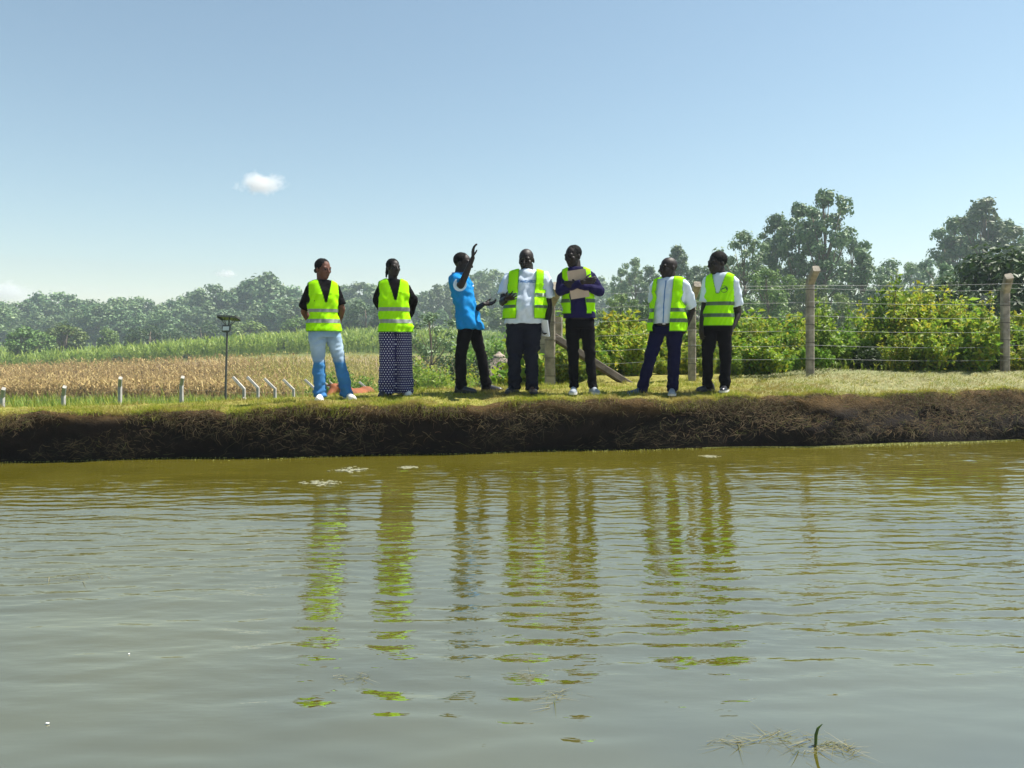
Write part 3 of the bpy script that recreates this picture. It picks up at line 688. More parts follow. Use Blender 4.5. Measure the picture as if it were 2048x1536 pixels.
class Person:
    def __init__(s, px0, pyf, sc, label, top, chin, pelvis, neck, yaw=0, fem=False, wide=1.0, belly=0., skin='skin', H=None):
        s.px0, s.pyf, s.s = px0, pyf, sc; s.Y = FPX/sc
        X = PX(px0, s.Y); z = float(ground_z(X, s.Y))
        s.root = empty('person', (X, s.Y, z)); tag(s.root, label, 'person', 'people on the bank')
        s.yaw = rad(yaw); s.skin = skin; s.zoff = 0
        base = TF if fem else TM; H0 = 1.66 if fem else 1.72
        s.k = ((pyf-top[1])/sc)/H0
        s.pel = s.pt(*pelvis); s.nk = s.pt(*neck)
        z0, z1 = base[0][0]*s.k, base[-1][0]*s.k
        s.T = []
        for (z, rx, ry) in base:
            zz = z*s.k; f = (zz-z0)/(z1-z0)
            c = Vector((s.pel.x+(s.nk.x-s.pel.x)*f, s.pel.y+(s.nk.y-s.pel.y)*f, zz))
            bl = belly*math.exp(-((z-1.04)/.14)**2)
            fwd = Vector((math.sin(s.yaw), -math.cos(s.yaw), 0)); c += fwd*bl*.55
            neckish = z > (1.395 if fem else 1.445)
            s.T.append((c, (rx*(wide if not neckish else 1+(wide-1)*.4)+bl*.35)*s.k**.5, (ry*(1+(wide-1)*.8)+bl*.55)*s.k**.5))
        s.head_top, s.chin = s.pt(*top), s.pt(*chin)
        s.body = []; s.W = wide
    def pt(s, px, py, y=0.): return Vector(((px-s.px0)/s.s, y, (s.pyf-py)/s.s))
    def z(s, py): return (s.pyf-py)/s.s
    def tor(s, zz):                                     # torso section at a height
        T = s.T
        for a, b_ in zip(T, T[1:]):
            if zz <= b_[0].z:
                f = max(0, (zz-a[0].z)/(b_[0].z-a[0].z)); return (a[0].lerp(b_[0], f) if f > 0 else Vector((a[0].x, a[0].y, zz)), a[1]+(b_[1]-a[1])*f, a[2]+(b_[2]-a[2])*f)
        return T[-1]
    def torso(s, off, zlo, zhi=9, flare=0., seg=36):
        lv = [zlo]+[t[0].z for t in s.T if zlo+.02 < t[0].z < zhi]
        out = []
        for i, zz in enumerate(lv):
            c, rx, ry = s.tor(zz); f = flare*max(0, 1-(zz-zlo)/.3)
            up = off*.8 if rx < s.T[8][1]*.97 and zz > s.T[7][0].z else 0
            out.append(ring((c.x, c.y, zz+up), rx+off+f, ry+off+f, s.yaw, seg))
        return loft_pts(out)
    def sh(s, side):                                    # shoulder joint, side -1 = screen left for yaw 0
        c, rx, ry = s.T[7]; v = Vector((math.cos(s.yaw), math.sin(s.yaw), 0))*side*(rx-.028)
        return c+v+Vector((0, 0, .008))
    def hip(s, side):
        c, rx, ry = s.T[1]; return Vector((c.x, c.y, c.z))+Vector((math.cos(s.yaw), math.sin(s.yaw), 0))*side*.088*s.W
    def head(s, yaw, pitch, hair=None, face=1.0, roll=0):
        h = (s.head_top-s.chin).length; k = h/.226; c = s.head_top.lerp(s.chin, .51)
        R = Matrix.Rotation(rad(yaw), 3, 'Z') @ Matrix.Rotation(rad(pitch), 3, 'X') @ Matrix.Rotation(rad(roll), 3, 'Y')
        s.hR, s.hc, s.hk = R, c, k
        L_ = lambda x, y, z: c+R @ (Vector((x, y, z))*k)
        E_ = lambda p, r: ell(L_(*p), [q*k for q in r], R)
        C_ = lambda a, b_, r0, r1: cap(L_(*a), L_(*b_), r0*k, r1*k, 10)
        s.body += [E_((0, .014, .030), (.074, .094, .086)), E_((0, -.024, -.028), (.062, .066, .080)), E_((0, -.045, -.078), (.040, .040, .034)),
                   C_((0, -.086, .016), (0, -.104, -.020), .009, .015), C_((-.013, -.094, -.024), (.013, -.094, -.024), .010, .010),
                   C_((-.040, -.066, .028), (.040, -.066, .028), .015, .015), E_((0, -.084, -.045), (.025, .014, .009)), E_((0, -.082, -.059), (.023, .014, .010)),
                   E_((-.040, -.052, -.014), (.026, .026, .026)), E_((.040, -.052, -.014), (.026, .026, .026)),
                   E_((-.073, .018, -.010), (.010, .017, .028)), E_((.073, .018, -.010), (.010, .017, .028))]
        nb = s.T[-1][0]-Vector((0, 0, .05))
        s.body += [cap(nb, L_(0, .022, -.05), .060*k*s.W**.5, .056*k*s.W**.5, 14)]
        for sx in (-1, 1):
            e = part('eye', py_mesh('eye', *ell(L_(sx*.030, -.076, .008), (.0125*k,)*3, R, 10, 7), M['eye']), M['eye'], s.root)
        if hair: part('hair', remesh([E_(p, r) for p, r in hair], .0055, 1, .5, lambda co: .0035*np.array([mnoise.noise((a*90, b_*90, c*90)) for a, b_, c in co])), M['hair'], s.root)
    def arm(s, side, elbow, wrist, hd, hn, curl=.35, spread=.1, r=1.0, thumb=1, shoulder=None):
        S = shoulder or s.sh(side); E, W = Vector(elbow), Vector(wrist); q = r*s.k
        s.body += [cap(S, E, .054*q, .043*q), cap(E, E.lerp(W, .35), .043*q, .043*q), cap(E.lerp(W, .35), W, .043*q, .028*q)]
        s.body += hand(W, hd, hn, thumb, curl, spread, 1.02*s.k)
        s.arms = getattr(s, 'arms', {}); s.arms[side] = (S, E, W)
    def sleeve(s, side, f, r0=.076, r1=.070):
        """sleeve down to fraction f of shoulder-elbow (1..2 = onto the forearm)"""
        S, E, W = s.arms[side]; k = s.k*s.W**.4
        if f <= 1: return [cap(S, S.lerp(E, .25), r0*k, r0*k), cone(S.lerp(E, .1), S.lerp(E, f), r0*k, r1*k)]
        return [cap(S, E, r0*.92*k, .060*k), cone(E, E.lerp(W, f-1), .060*k, .042*k), cap(E, E.lerp(W, .2), .061*k, .058*k)]
    def legs(s, L, R, rt, rk, ra, mat, name='trousers', waist=None, hem=.035, wr=.004, seat=.012, voxel=.011):
        """L, R: (knee, ankle) points; radii thigh, knee, hem"""
        P = [s.torso(seat, s.T[0][0].z-.02, waist)]
        for side, (K, A) in ((-1, L), (1, R)):
            Hp = s.hip(side); K, A = Vector(K), Vector(A)
            s.body += [cap(Hp, K, .07*s.k, .05*s.k), cap(K, A, .05*s.k, .036*s.k), cap(A, A+Vector((0, 0, -.03)), .036*s.k, .03*s.k)]
            low = A.copy(); low.z = hem
            pts = [Hp+Vector((0, 0, .02)), Hp.lerp(K, .25), Hp.lerp(K, .6), K, K.lerp(low, .35), K.lerp(low, .7), low]
            rr = [rt*.95, rt, rt*.62+rk*.38, rk, rk*.6+ra*.4, rk*.25+ra*.75, ra]
            P.append(loft_pts([ring(p, q, q*1.02, s.yaw, 20, 2.1) for p, q in zip(pts[::-1], rr[::-1])]))
        me = remesh(P, voxel, 2, .5, folds(wr*1.9, 26, 7, s.px0, True))
        return part(name, me, mat, s.root)
    def shoe(s, A, d, mat, sole, L_=.27, w=.047, name='shoe'):
        A = Vector(A); d = Vector((d[0], d[1], 0)).normalized(); l = Vector((-d.y, d.x, 0))
        heel = Vector((A.x, A.y, 0))-d*.075
        def prof(grow, hs, z0):
            out = []
            for u, ww, hh in ((0, .45, .6), (.04, .78, .85), (.15, .86, 1.0), (.32, .82, .98), (.45, .86, .78), (.6, .98, .60), (.75, 1.0, .50), (.88, .86, .42), (.96, .58, .34), (1, .28, .22)):
                c = heel+d*(u*L_); r = []
                for k in range(16):
                    t = 2*math.pi*k/16; z = max(0, math.sin(t))*hh*hs
                    r.append(c+l*math.cos(t)*(w*ww+grow)*(1 if math.sin(t) >= 0 else 1)+Vector((0, 0, z0+z+(0 if math.sin(t) >= 0 else .002*math.sin(t)))))
                out.append(r)
            return loft_pts(out)
        o = part(name, py_mesh(name, *prof(0, .098, .016), mat, True), mat, s.root)
        # sole: a flat slab with the same outline
        out = []
        for u, ww in ((-.01, .5), (.04, .82), (.15, .9), (.32, .84), (.45, .86), (.6, .99), (.75, 1.02), (.88, .9), (.96, .64), (1.015, .32)):
            c = heel+d*(u*L_); q = w*ww+.003
            out.append([c+l*q, c+l*q+Vector((0, 0, .024)), c-l*q+Vector((0, 0, .024)), c-l*q])
        part('sole', py_mesh('sole', *loft_pts(out), sole), sole, o)
    def shirt(s, zhem, mat, sleeves=(), off=.013, flare=.0, name='shirt', wr=.006, extra=(), top=None):
        P = [s.torso(off, zhem, 9 if top is None else top, flare)]
        for q in sleeves: P += q
        P += list(extra)
        me = remesh(P, .0095, 2, .5, folds(wr*1.8, 15, 8, s.px0*1.7))
        s.sm = me; o = part(name, me, mat, s.root)
        return o
    def collar(s, mat, parent, h=.045, gap=28, spread=.03):
        c = s.nk0() if hasattr(s, 'nk0') else s.T[-2][0]; r0 = s.T[-2][1]*.88; V = []; F = []
        n = 30; hR = s.yaw
        for i in range(n+1):
            t = rad(gap)+(2*math.pi-2*rad(gap))*i/n; fr = abs(math.cos(t/2)) if False else (1-abs(2*i/n-1))
            dv = Vector((math.sin(t), -math.cos(t), 0)); dv = Matrix.Rotation(hR, 3, 'Z') @ dv
            drop = (1-fr)**3*.035
            for rr, zz in ((r0, -.012-drop), (r0*.93, h-drop*1.4), (r0*.98+.012, h-.004-drop*1.4), (r0+spread, -.018-drop*1.6)):
                V.append(c+dv*rr+Vector((0, 0, zz)))
        for i in range(n):
            for k in range(4): F.append((i*4+k, i*4+(k+1) % 4, (i+1)*4+(k+1) % 4, (i+1)*4+k))
        F.append((0, 1, 2, 3)); F.append((n*4+3, n*4+2, n*4+1, n*4))
        return part('collar', py_mesh('collar', V, F, mat, True), mat, parent)
    def vest(s, zhem, stripes, front, off=.032, arm_z=1.12, strap=.77, flare=.012, sw=.042, hemcurve=.0, stripe='silver', neck_rx=.092, nth=144):
        """sleeveless high visibility waistcoat: front(z, x) is True where it is open"""
        T = s.T; rows = []
        top_i = len(T)-2
        zs = list(np.arange(zhem, T[7][0].z, .009))
        for zz in zs:
            c, rx, ry = s.tor(zz); f = flare*max(0, 1-(zz-zhem)/.45); rows.append((Vector((c.x, c.y, zz)), rx+off+f, ry+off+f))
        for i in range(7, top_i):
            for q in range(5):
                f = q/5; a, b_ = T[i], T[i+1]; c = a[0].lerp(b_[0], f); up = off*.85*min(1, ((i-7)+f)/1.5)
                rows.append((c+Vector((0, 0, up)), a[1]+(b_[1]-a[1])*f+off*(1-.25*((i-7)+f)/4), a[2]+(b_[2]-a[2])*f+off))
        nrw = len(rows); th = np.linspace(0, 2*np.pi, nth, endpoint=False)
        V = np.zeros((nrw, nth, 3)); XL = np.zeros((nrw, nth)); ZL = np.zeros((nrw, nth)); FR = -np.cos(th)
        p = 2.3; sn, cs = np.sin(th), -np.cos(th); ux = np.sign(sn)*np.abs(sn)**(2/p); uy = np.sign(cs)*np.abs(cs)**(2/p)
        cyw, syw = math.cos(s.yaw), math.sin(s.yaw)
        for i, (c, rx, ry) in enumerate(rows):
            x = rx*ux; y = ry*uy
            V[i, :, 0] = c.x+x*cyw-y*syw; V[i, :, 1] = c.y+x*syw+y*cyw; V[i, :, 2] = c.z
            XL[i] = x; ZL[i] = c.z
            w = np.array([mnoise.noise((a*7+s.px0, b_*7, cz*9+a*8))+.7*mnoise.noise((a*16-s.px0, b_*16, cz*14-a*22)) for a, b_, cz in V[i]])
            amp = .019 if c.z < T[6][0].z else .004
            rr = 1+amp*w/rx*1.2
            V[i, :, 0] = c.x+(V[i, :, 0]-c.x)*rr; V[i, :, 1] = c.y+(V[i, :, 1]-c.y)*rr
        RX = np.array([r[1] for r in rows])[:, None]
        zA = arm_z*s.k; rsh = T[7][1]+off
        xs_ = RX*(1-(1-strap*rsh/RX)*sstep(0, .07, ZL-zA)); cut = (ZL > zA) & (np.abs(XL) > xs_)
        cut |= (RX < neck_rx*s.k) & np.ones_like(cut)
        fro = np.broadcast_to(FR < 0, cut.shape)
        op = np.zeros_like(cut)
        for i in range(nrw):
            zc = rows[i][0].z
            for j in range(nth):
                if FR[j] < 0 and front(zc, XL[i, j]): op[i, j] = True
        cut |= op
        def is_cut(i, x, fr):
            zc, rx = rows[i][0].z, rows[i][1]
            a = rx*(1-(1-strap*rsh/rx)*float(sstep(0, .07, zc-zA)))
            return (zc > zA and abs(x) > a) or (fr and front(zc, x))
        cut0 = cut.copy()
        for i in range(nrw):
            if rows[i][1] < neck_rx*s.k: continue
            for j in range(nth):
                if cut0[i, j]: continue
                for dj in (-1, 1):
                    jj = (j+dj) % nth
                    if not cut0[i, jj] or not cut[i, jj]: continue
                    lo, hi = 0., 1.; xa, xb = XL[i, j], XL[i, jj]
                    for _ in range(7):
                        m_ = (lo+hi)/2
                        if is_cut(i, xa+(xb-xa)*m_, FR[jj] < 0): hi = m_
                        else: lo = m_
                    V[i, jj] = V[i, j]+(V[i, jj]-V[i, j])*max(lo, .02); XL[i, jj] = xa+(xb-xa)*lo; cut[i, jj] = False
        i0 = np.arange(nrw-1)[:, None]; j0 = np.arange(nth)[None, :]; j1 = (j0+1) % nth
        Q = np.stack([i0*nth+j0, i0*nth+j1, (i0+1)*nth+j1, (i0+1)*nth+j0], 2)
        kc = ~(cut[:-1, :] | cut[1:, :] | np.roll(cut, -1, 1)[:-1] | np.roll(cut, -1, 1)[1:])
        # faces on the rim -> dark binding
        kp = np.pad(kc, ((1, 1), (0, 0)), constant_values=False)
        nb = kp[:-2] & kp[2:] & np.roll(kc, 1, 1) & np.roll(kc, -1, 1)
        rim = kc & ~nb
        Vf = V.reshape(-1, 3)
        def sub(mask, name, mat, par, grow=0.):
            f = Q[mask]; u, inv = np.unique(f, return_inverse=True); W = Vf[u].copy()
            if grow:
                ri = u//nth; cc = np.array([[rows[i][0].x, rows[i][0].y] for i in ri]); W[:, :2] = cc+(W[:, :2]-cc)*(1+grow)
            return obj(name, np_mesh(name, W, inv.reshape(f.shape), mat, smooth=True), par)
        v = sub(kc & ~rim, 'vest', M['hivis'], s.root); s.vm = v.data
        sub(rim, 'binding', M['binding'], v, .004)
        zc = ZL[:-1]
        for zz in stripes:
            msk = kc & ~rim & (zc > zz-sw/2) & (zc < zz+sw/2)
            sub(msk, 'reflective_stripe', M[stripe], v, .022)
        return v
    def finish(s):
        V = remesh([s.torso(-.012, s.T[1][0].z)]+s.body, .0058, 2, .28)
        b_ = part('body', V, M[s.skin], s.root)
def drape(me_target, V, F, name, mat, parent, lift=.004, y=-1.0, dirv=(0, 1, 0)):
    """lay a flat print on a garment: drop its points on to the cloth along dirv"""
    t = BVHTree.FromPolygons([v.co for v in me_target.vertices], [tuple(p.vertices) for p in me_target.polygons])
    d = Vector(dirv); out = []; last = 0
    for x, z in V:
        h = t.ray_cast(Vector((x, 0, z))-d*1.0, d)
        q = h[0] if h[0] is not None else Vector((x, last, z)); last = q.y
        out.append(q-d*lift)
    return part(name, py_mesh(name, out, F, mat), mat, parent)
def disc(cx, cz, r0, r1, n=28, a0=0, a1=360):
    V = []; F = []
    full = a1-a0 >= 360; m = n if full else n+1
    for k in range(m):
        t = rad(a0+(a1-a0)*k/n); V += [(cx+r0*math.cos(t), cz+r0*math.sin(t)), (cx+r1*math.cos(t), cz+r1*math.sin(t))]
    for k in range(n): F.append((2*k, 2*k+1, (2*((k+1) % m))+1, 2*((k+1) % m)))
    return V, F
def box(c, sx, sy, sz, R=None):
    c = Vector(c); V = []
    for x in (-1, 1):
        for y in (-1, 1):
            for z in (-1, 1):
                v = Vector((x*sx/2, y*sy/2, z*sz/2)); V.append(c+(R @ v if R else v))
    return V, [(0, 1, 3, 2), (4, 6, 7, 5), (0, 4, 5, 1), (2, 3, 7, 6), (0, 2, 6, 4), (1, 5, 7, 3)]
def textmesh(body, size, name, spacing=1.0):
    cu = bpy.data.curves.new(name, 'FONT'); cu.body = body; cu.size = size; cu.align_x = 'CENTER'; cu.align_y = 'CENTER'; cu.space_character = spacing; cu.offset = .0016
    o = bpy.data.objects.new(name, cu); COL.objects.link(o); dg = bpy.context.evaluated_depsgraph_get()
    me = bpy.data.meshes.new_from_object(o.evaluated_get(dg)); bpy.data.objects.remove(o)
    V = [(v.co.x, v.co.y) for v in me.vertices]; F = [tuple(p.vertices) for p in me.polygons]
    return V, F
def fabric(name, col, rough=.85, var=.12, transl=0., sheen=.0, bump=.25):
    m = solid(name, col, rough, var, 5, bump, 350, 0, .06)
    if transl:
        nt = m.node_tree; N = nt.nodes; L = nt.links; b = N['Principled BSDF']
        t = N.new('ShaderNodeBsdfTranslucent'); t.inputs['Color'].default_value = (*col, 1)
        mx = N.new('ShaderNodeMixShader'); mx.inputs[0].default_value = transl
        L.new(b.outputs[0], mx.inputs[1]); L.new(t.outputs[0], mx.inputs[2]); L.new(mx.outputs[0], N['Material Output'].inputs['Surface'])
    return m
M['skin'] = solid('dark_skin', (.013, .0078, .006), .56, .12, 20, .1, 200, 0, .3)
M['skin_b'] = solid('brown_skin', (.10, .042, .026), .6, .12, 20, .1, 200, 0, .25)
M['eye'] = solid('eye', (.016, .013, .011), .6, .2, 5, 0, 60, 0, .1)
M['hair'] = solid('black_hair', (.004, .004, .004), .75, .3, 40, .6, 250, 0, .1)
M['hivis'] = fabric('fluorescent_vest', (.37, .84, .004), .75, .05, .22)
M['binding'] = fabric('vest_binding', (.10, .26, .012), .8, .1)
M['silver'] = solid('reflective_tape', (.17, .19, .17), .45, .1, 30, 0, 60, .0, .6)
M['dgrey'] = solid('dark_reflective_tape', (.045, .085, .035), .45, .1, 30, 0, 60, .0, .6)
M['black'] = fabric('black_cloth', (.0045, .004, .005), .9)
M['white'] = fabric('white_cotton', (.55, .63, .73), .85, .05, .10)
M['blue'] = fabric('blue_shirt', (.012, .20, .50), .75, .08, .12)
M['bluetrim'] = fabric('pale_blue_trim', (.45, .60, .75), .8)
M['navy'] = fabric('navy_cloth', (.006, .006, .028), .9, .15)
M['charcoal'] = fabric('charcoal_trousers', (.011, .012, .020), .8, .15)
M['checked'] = fabric('dark_navy_shirt', (.011, .009, .045), .85, .25)
M['shoe_w'] = solid('white_shoe', (.62, .62, .60), .6, .12, 15)
M['shoe_g'] = solid('grey_sneaker', (.22, .25, .29), .7, .3, 18)
M['shoe_k'] = solid('black_leather', (.012, .012, .016), .3, .2, 10)
M['shoe_n'] = solid('navy_canvas', (.03, .05, .10), .7, .2, 10)
M['shoe_b'] = solid('brown_polished_leather', (.10, .06, .045), .2, .25, 9)
M['sole_w'] = solid('white_rubber', (.55, .55, .53), .7, .1, 10)
M['sole_k'] = solid('black_rubber', (.02, .02, .02), .7, .1, 10)
M['print_b'] = solid('blue_print', (.02, .13, .34), .8, .1, 10)
M['print_w'] = solid('white_print', (.7, .75, .8), .8, .1, 10)
M['print_k'] = solid('dark_print', (.02, .10, .03), .8, .1, 10)
M['kraft'] = solid('kraft_folder', (.36, .28, .21), .8, .1, 8)
M['paper'] = solid('white_paper', (.72, .74, .78), .7, .04, 8)
M['metal'] = solid('grey_metal', (.45, .45, .46), .35, .1, 8, 0, 60, .9)
def jeans_mat():
    m, nt, N, L, b = nodes_of('pale_thigh_jeans')
    tc = N.new('ShaderNodeTexCoord'); sx = N.new('ShaderNodeSeparateXYZ'); L.new(tc.outputs['Object'], sx.inputs[0])
    r = ramp(nt, [(.022, .13, .34), (.030, .16, .37), (.20, .30, .42), (.30, .40, .50), (.16, .27, .40), (.045, .13, .28)], [.0, .252, .272, .36, .46, .56])
    L.new(sx.outputs['Z'], r.inputs['Fac'])
    nz = N.new('ShaderNodeTexNoise'); nz.inputs['Scale'].default_value = 9; nz.inputs['Detail'].default_value = 5; L.new(tc.outputs['Object'], nz.inputs['Vector'])
    mr = N.new('ShaderNodeMapRange'); mr.inputs['To Min'].default_value = .75; mr.inputs['To Max'].default_value = 1.25; L.new(nz.outputs['Fac'], mr.inputs['Value'])
    vm = N.new('ShaderNodeVectorMath'); vm.operation = 'SCALE'; L.new(r.outputs['Color'], vm.inputs[0]); L.new(mr.outputs[0], vm.inputs['Scale'])
    L.new(vm.outputs[0], b.inputs['Base Color']); b.inputs['Roughness'].default_value = .9
    # object Z is in metres (0..1): the ramp reads it directly: pale thighs start near 0.45 m
    mm = N.new('ShaderNodeMath'); mm.operation = 'MULTIPLY'; mm.inputs[1].default_value = .58; L.new(sx.outputs['Z'], mm.inputs[0]); L.new(mm.outputs[0], r.inputs['Fac'])
    return m
M['jeans'] = jeans_mat()
def dots_mat():
    m, nt, N, L, b = nodes_of('polka_dot_cotton')
    uv = N.new('ShaderNodeUVMap'); uv.uv_map = 'cloth'
    sc = N.new('ShaderNodeVectorMath'); sc.operation = 'SCALE'; sc.inputs['Scale'].default_value = 36; L.new(uv.outputs[0], sc.inputs[0])
    sx = N.new('ShaderNodeSeparateXYZ'); L.new(sc.outputs[0], sx.inputs[0])
    def mth(op, a, b_=None):
        n = N.new('ShaderNodeMath'); n.operation = op
        for i, q in enumerate((a, b_)):
            if q is None: continue
            if isinstance(q, (int, float)): n.inputs[i].default_value = q
            else: L.new(q, n.inputs[i])
        return n.outputs[0]
    row = mth('FLOOR', sx.outputs['Y']); sh = mth('MULTIPLY', mth('MODULO', row, 2.0), .5)
    fx = mth('SUBTRACT', mth('FRACT', mth('ADD', sx.outputs['X'], sh)), .5); fy = mth('SUBTRACT', mth('FRACT', sx.outputs['Y']), .5)
    d = mth('SQRT', mth('ADD', mth('MULTIPLY', fx, fx), mth('MULTIPLY', fy, fy)))
    r = ramp(nt, [(.55, .56, .66), (.014, .012, .075)], [.17, .23]); L.new(d, r.inputs['Fac']); L.new(r.outputs['Color'], b.inputs['Base Color'])
    b.inputs['Roughness'].default_value = .85
    return m
M['dots'] = dots_mat()
HAIR_SHORT = [((0, .026, .044), (.083, .096, .087))]
HAIR_CROP = [((0, .026, .041), (.0785, .0905, .0825))]

# ---- woman in jeans, hands behind her back
p = Person(655, 801, 170, 'woman with a low hair bun in a yellow vest, black top and blue jeans with pale thighs', (643, 520), (650, 559), (648, 672, .0), (645, 568, 0), yaw=24, fem=True, skin='skin_b')
p.head(54, 10, [((0, .027, .040), (.083, .095, .087)), ((0, .118, -.028), (.030, .026, .030)), ((0, .09, -.01), (.03, .04, .03))])
p.arm(-1, p.pt(603, 624, .10), p.pt(618, 655, .19), (.9, .1, -.3), (0, 1, 0), .5, .05, .92, -1)
p.arm(1, p.pt(680, 618, .10), p.pt(668, 652, .19), (-.9, .1, -.3), (0, 1, 0), .5, .05, .92, 1)
p.shirt(p.z(664), M['black'], [p.sleeve(-1, .82, .066, .072), p.sleeve(1, .82, .066, .072)], name='top')
o = p.legs((p.pt(640, 724, -.06), p.pt(643, 790, -.05)), (p.pt(677, 722, .04), p.pt(692, 788, .08)), .098, .070, .080, M['jeans'], 'jeans', p.z(655), wr=.0045)
p.shoe(p.pt(643, 794, -.06), (.15, -1, 0), M['shoe_w'], M['sole_w']); p.shoe(p.pt(693, 792, .07), (.55, -.8, 0), M['shoe_w'], M['sole_w'])
zV = p.z(640); p.vest(p.z(664), [p.z(644.5), p.z(623.5)], lambda z, x, zV=p.z(612): z > zV and abs(x-.01) < (z-zV)*.27 or (abs(x-.01) < .004), strap=.90, off=.025, flare=.010)
p.finish()
# ---- woman in polka-dot trousers, hands behind her back
p = Person(790, 792, 165, 'woman in a yellow vest and wide navy polka-dot trousers, hands behind her back', (785, 519), (789, 554.5), (791, 672, 0), (786, 563, 0), yaw=16, fem=True)
p.head(40, 3, [((0, .027, .040), (.083, .095, .087)), ((-.02, .105, -.005), (.028, .030, .034)), ((-.03, .108, -.05), (.022, .024, .04)), ((-.045, .095, -.09), (.012, .014, .035))])
p.arm(-1, p.pt(752, 600, .10), p.pt(768, 642, .19), (.9, .1, -.3), (0, 1, 0), .5, .05, .92, -1)
p.arm(1, p.pt(824, 600, .10), p.pt(812, 642, .19), (-.9, .1, -.3), (0, 1, 0), .5, .05, .92, 1)
p.shirt(p.z(664), M['black'], [p.sleeve(-1, 1.75, .066), p.sleeve(1, 1.75, .066)], name='top')
o = p.legs((p.pt(776, 724, -.02), p.pt(775, 780, -.02)), (p.pt(807, 724, .02), p.pt(809, 780, .03)), .104, .100, .106, M['dots'], 'polka_dot_trousers', p.z(655), hem=.03, wr=.004)
me = o.data; uvl = me.uv_layers.new(name='cloth'); li = np.empty(len(me.loops), np.int32); me.loops.foreach_get('vertex_index', li)
co = np.empty(len(me.vertices)*3, np.float32); me.vertices.foreach_get('co', co); co = co.reshape(-1, 3)
cx = np.where(co[:, 0] < 0, -.09, .11); u = np.arctan2(co[:, 0]-cx, -(co[:, 1]))*.10+np.where(co[:, 0] < 0, 0, .305)
uvl.data.foreach_set('uv', np.stack([u[li], co[li, 2]], 1).astype(np.float32).ravel())
p.shoe(p.pt(774, 788, -.02), (-.35, -1, 0), M['shoe_k'], M['sole_k'], .25, .043); p.shoe(p.pt(811, 788, .04), (.4, -.9, 0), M['shoe_w'], M['sole_w'], .25, .043, 'sandal')
p.vest(p.z(665), [p.z(644), p.z(620)], lambda z, x, zV=p.z(608): z > zV and abs(x) < (z-zV)*.26 or abs(x) < .004, strap=.92, off=.029, flare=.008)
p.finish()
# ---- man in the blue shirt, arm raised
p = Person(945, 788, 163, 'man in a blue short-sleeved shirt raising one hand as he talks', (922, 510), (930, 551), (941, 674, 0), (918, 563, 0), yaw=68, wide=.93)
p.head(78, 8, HAIR_CROP)
S0 = p.pt(914, 566, -.16)
p.arm(-1, p.pt(926, 579, -.36), p.pt(949, 526, -.40), (.02, 0, 1), (.9, .3, .1), .38, .42, .95, -1, S0)
p.arm(1, p.pt(945, 625, .10), p.pt(968, 612, -.08), (1, -.1, .05), (-.1, -.5, .8), .45, .12, .95, -1, p.pt(925, 566, .14))
p.shirt(p.z(662), M['blue'], [p.sleeve(-1, .80, .076, .082), p.sleeve(1, .8, .076, .080)], off=.018, flare=.03, wr=.011)
S, E, W = p.arms[-1]; q = part('sleeve_trim', py_mesh('sleeve_trim', *cone(S.lerp(E, .74), S.lerp(E, .82), .0815*p.k, .0835*p.k), M['bluetrim']), M['bluetrim'], p.root)
p.collar(M['blue'], p.root, .035)
p.legs((p.pt(922, 722, -.10), p.pt(924, 780, -.10)), (p.pt(962, 714, .08), p.pt(974, 776, .10)), .088, .066, .062, M['black'], waist=p.z(650))
p.shoe(p.pt(923, 783, -.11), (1, -.25, 0), M['shoe_k'], M['sole_k']); p.shoe(p.pt(974, 780, .1), (1, -.1, 0), M['shoe_k'], M['sole_k'])
p.finish()
V, F = disc(.0, 0, 0.0001, .018, 10); zc = p.z(574); V = [((946-p.px0)/p.s+x*.5, zc+z*.7) for x, z in V]
drape(p.sm, V, F, 'chest_badge', M['print_w'], p.root)
# ---- stout man in the white T-shirt
p = Person(1048, 781, 164, 'stout bald man in a white T-shirt under an open yellow vest, notebook in hand', (1054, 494), (1051, 538), (1048, 672, 0), (1054, 548, 0), yaw=-4, wide=1.22, belly=.085)
p.head(-16, 16)
p.arm(-1, p.pt(1006, 600, -.02), p.pt(1012, 596, -.26), (.6, -.7, .12), (.5, .4, .7), .35, .3, 1.15, 1)
p.arm(1, p.pt(1097, 606, .02), p.pt(1095, 642, -.06), (-.1, -.1, -1), (-.8, -.5, 0), .7, .05, 1.15, -1)
p.shirt(p.z(643), M['white'], [p.sleeve(-1, .72, .084, .092), p.sleeve(1, .72, .084, .092)], off=.016, flare=.012, name='t_shirt', wr=.009)
tsm = p.sm
p.legs((p.pt(1029, 714, -.04), p.pt(1028, 770, -.02)), (p.pt(1062, 714, -.04), p.pt(1064, 772, -.05)), .120, .086, .074, M['charcoal'], waist=p.z(630), wr=.007)
p.shoe(p.pt(1028, 774, -.02), (-.5, -1, 0), M['shoe_k'], M['sole_k']); p.shoe(p.pt(1064, 775, -.05), (.15, -1, 0), M['shoe_b'], M['sole_k'])
p.vest(p.z(634), [p.z(611), p.z(588)], lambda z, x: -.085 < x < .118, off=.036, arm_z=1.19, strap=.78, stripe='dgrey')
p.finish()
V, F = textmesh('STANDARDS', .047, 'print', 1.0); V = [((1052.5-p.px0)/p.s+x*.92, p.z(561)+z) for x, z in V]
drape(tsm, V, F, 'printed_word', M['print_b'], p.root)
A_ = p.arms[1][2]; nb = empty('notebook', p.root.location+A_+Vector((-.035, -.035, -.06))); nb.rotation_euler = (rad(6), rad(-14), rad(35))
tag(nb, 'white notebook held low by the stout man in the T-shirt', 'notebook')
obj('pages', py_mesh('pages', *box((0, 0, 0), .014, .14, .20), M['paper']), nb); obj('cover', py_mesh('cover', *box((.010, 0, 0), .004, .147, .206), M['navy']), nb); obj('cover', py_mesh('cover', *box((-.010, 0, 0), .004, .147, .206), M['paper']), nb)
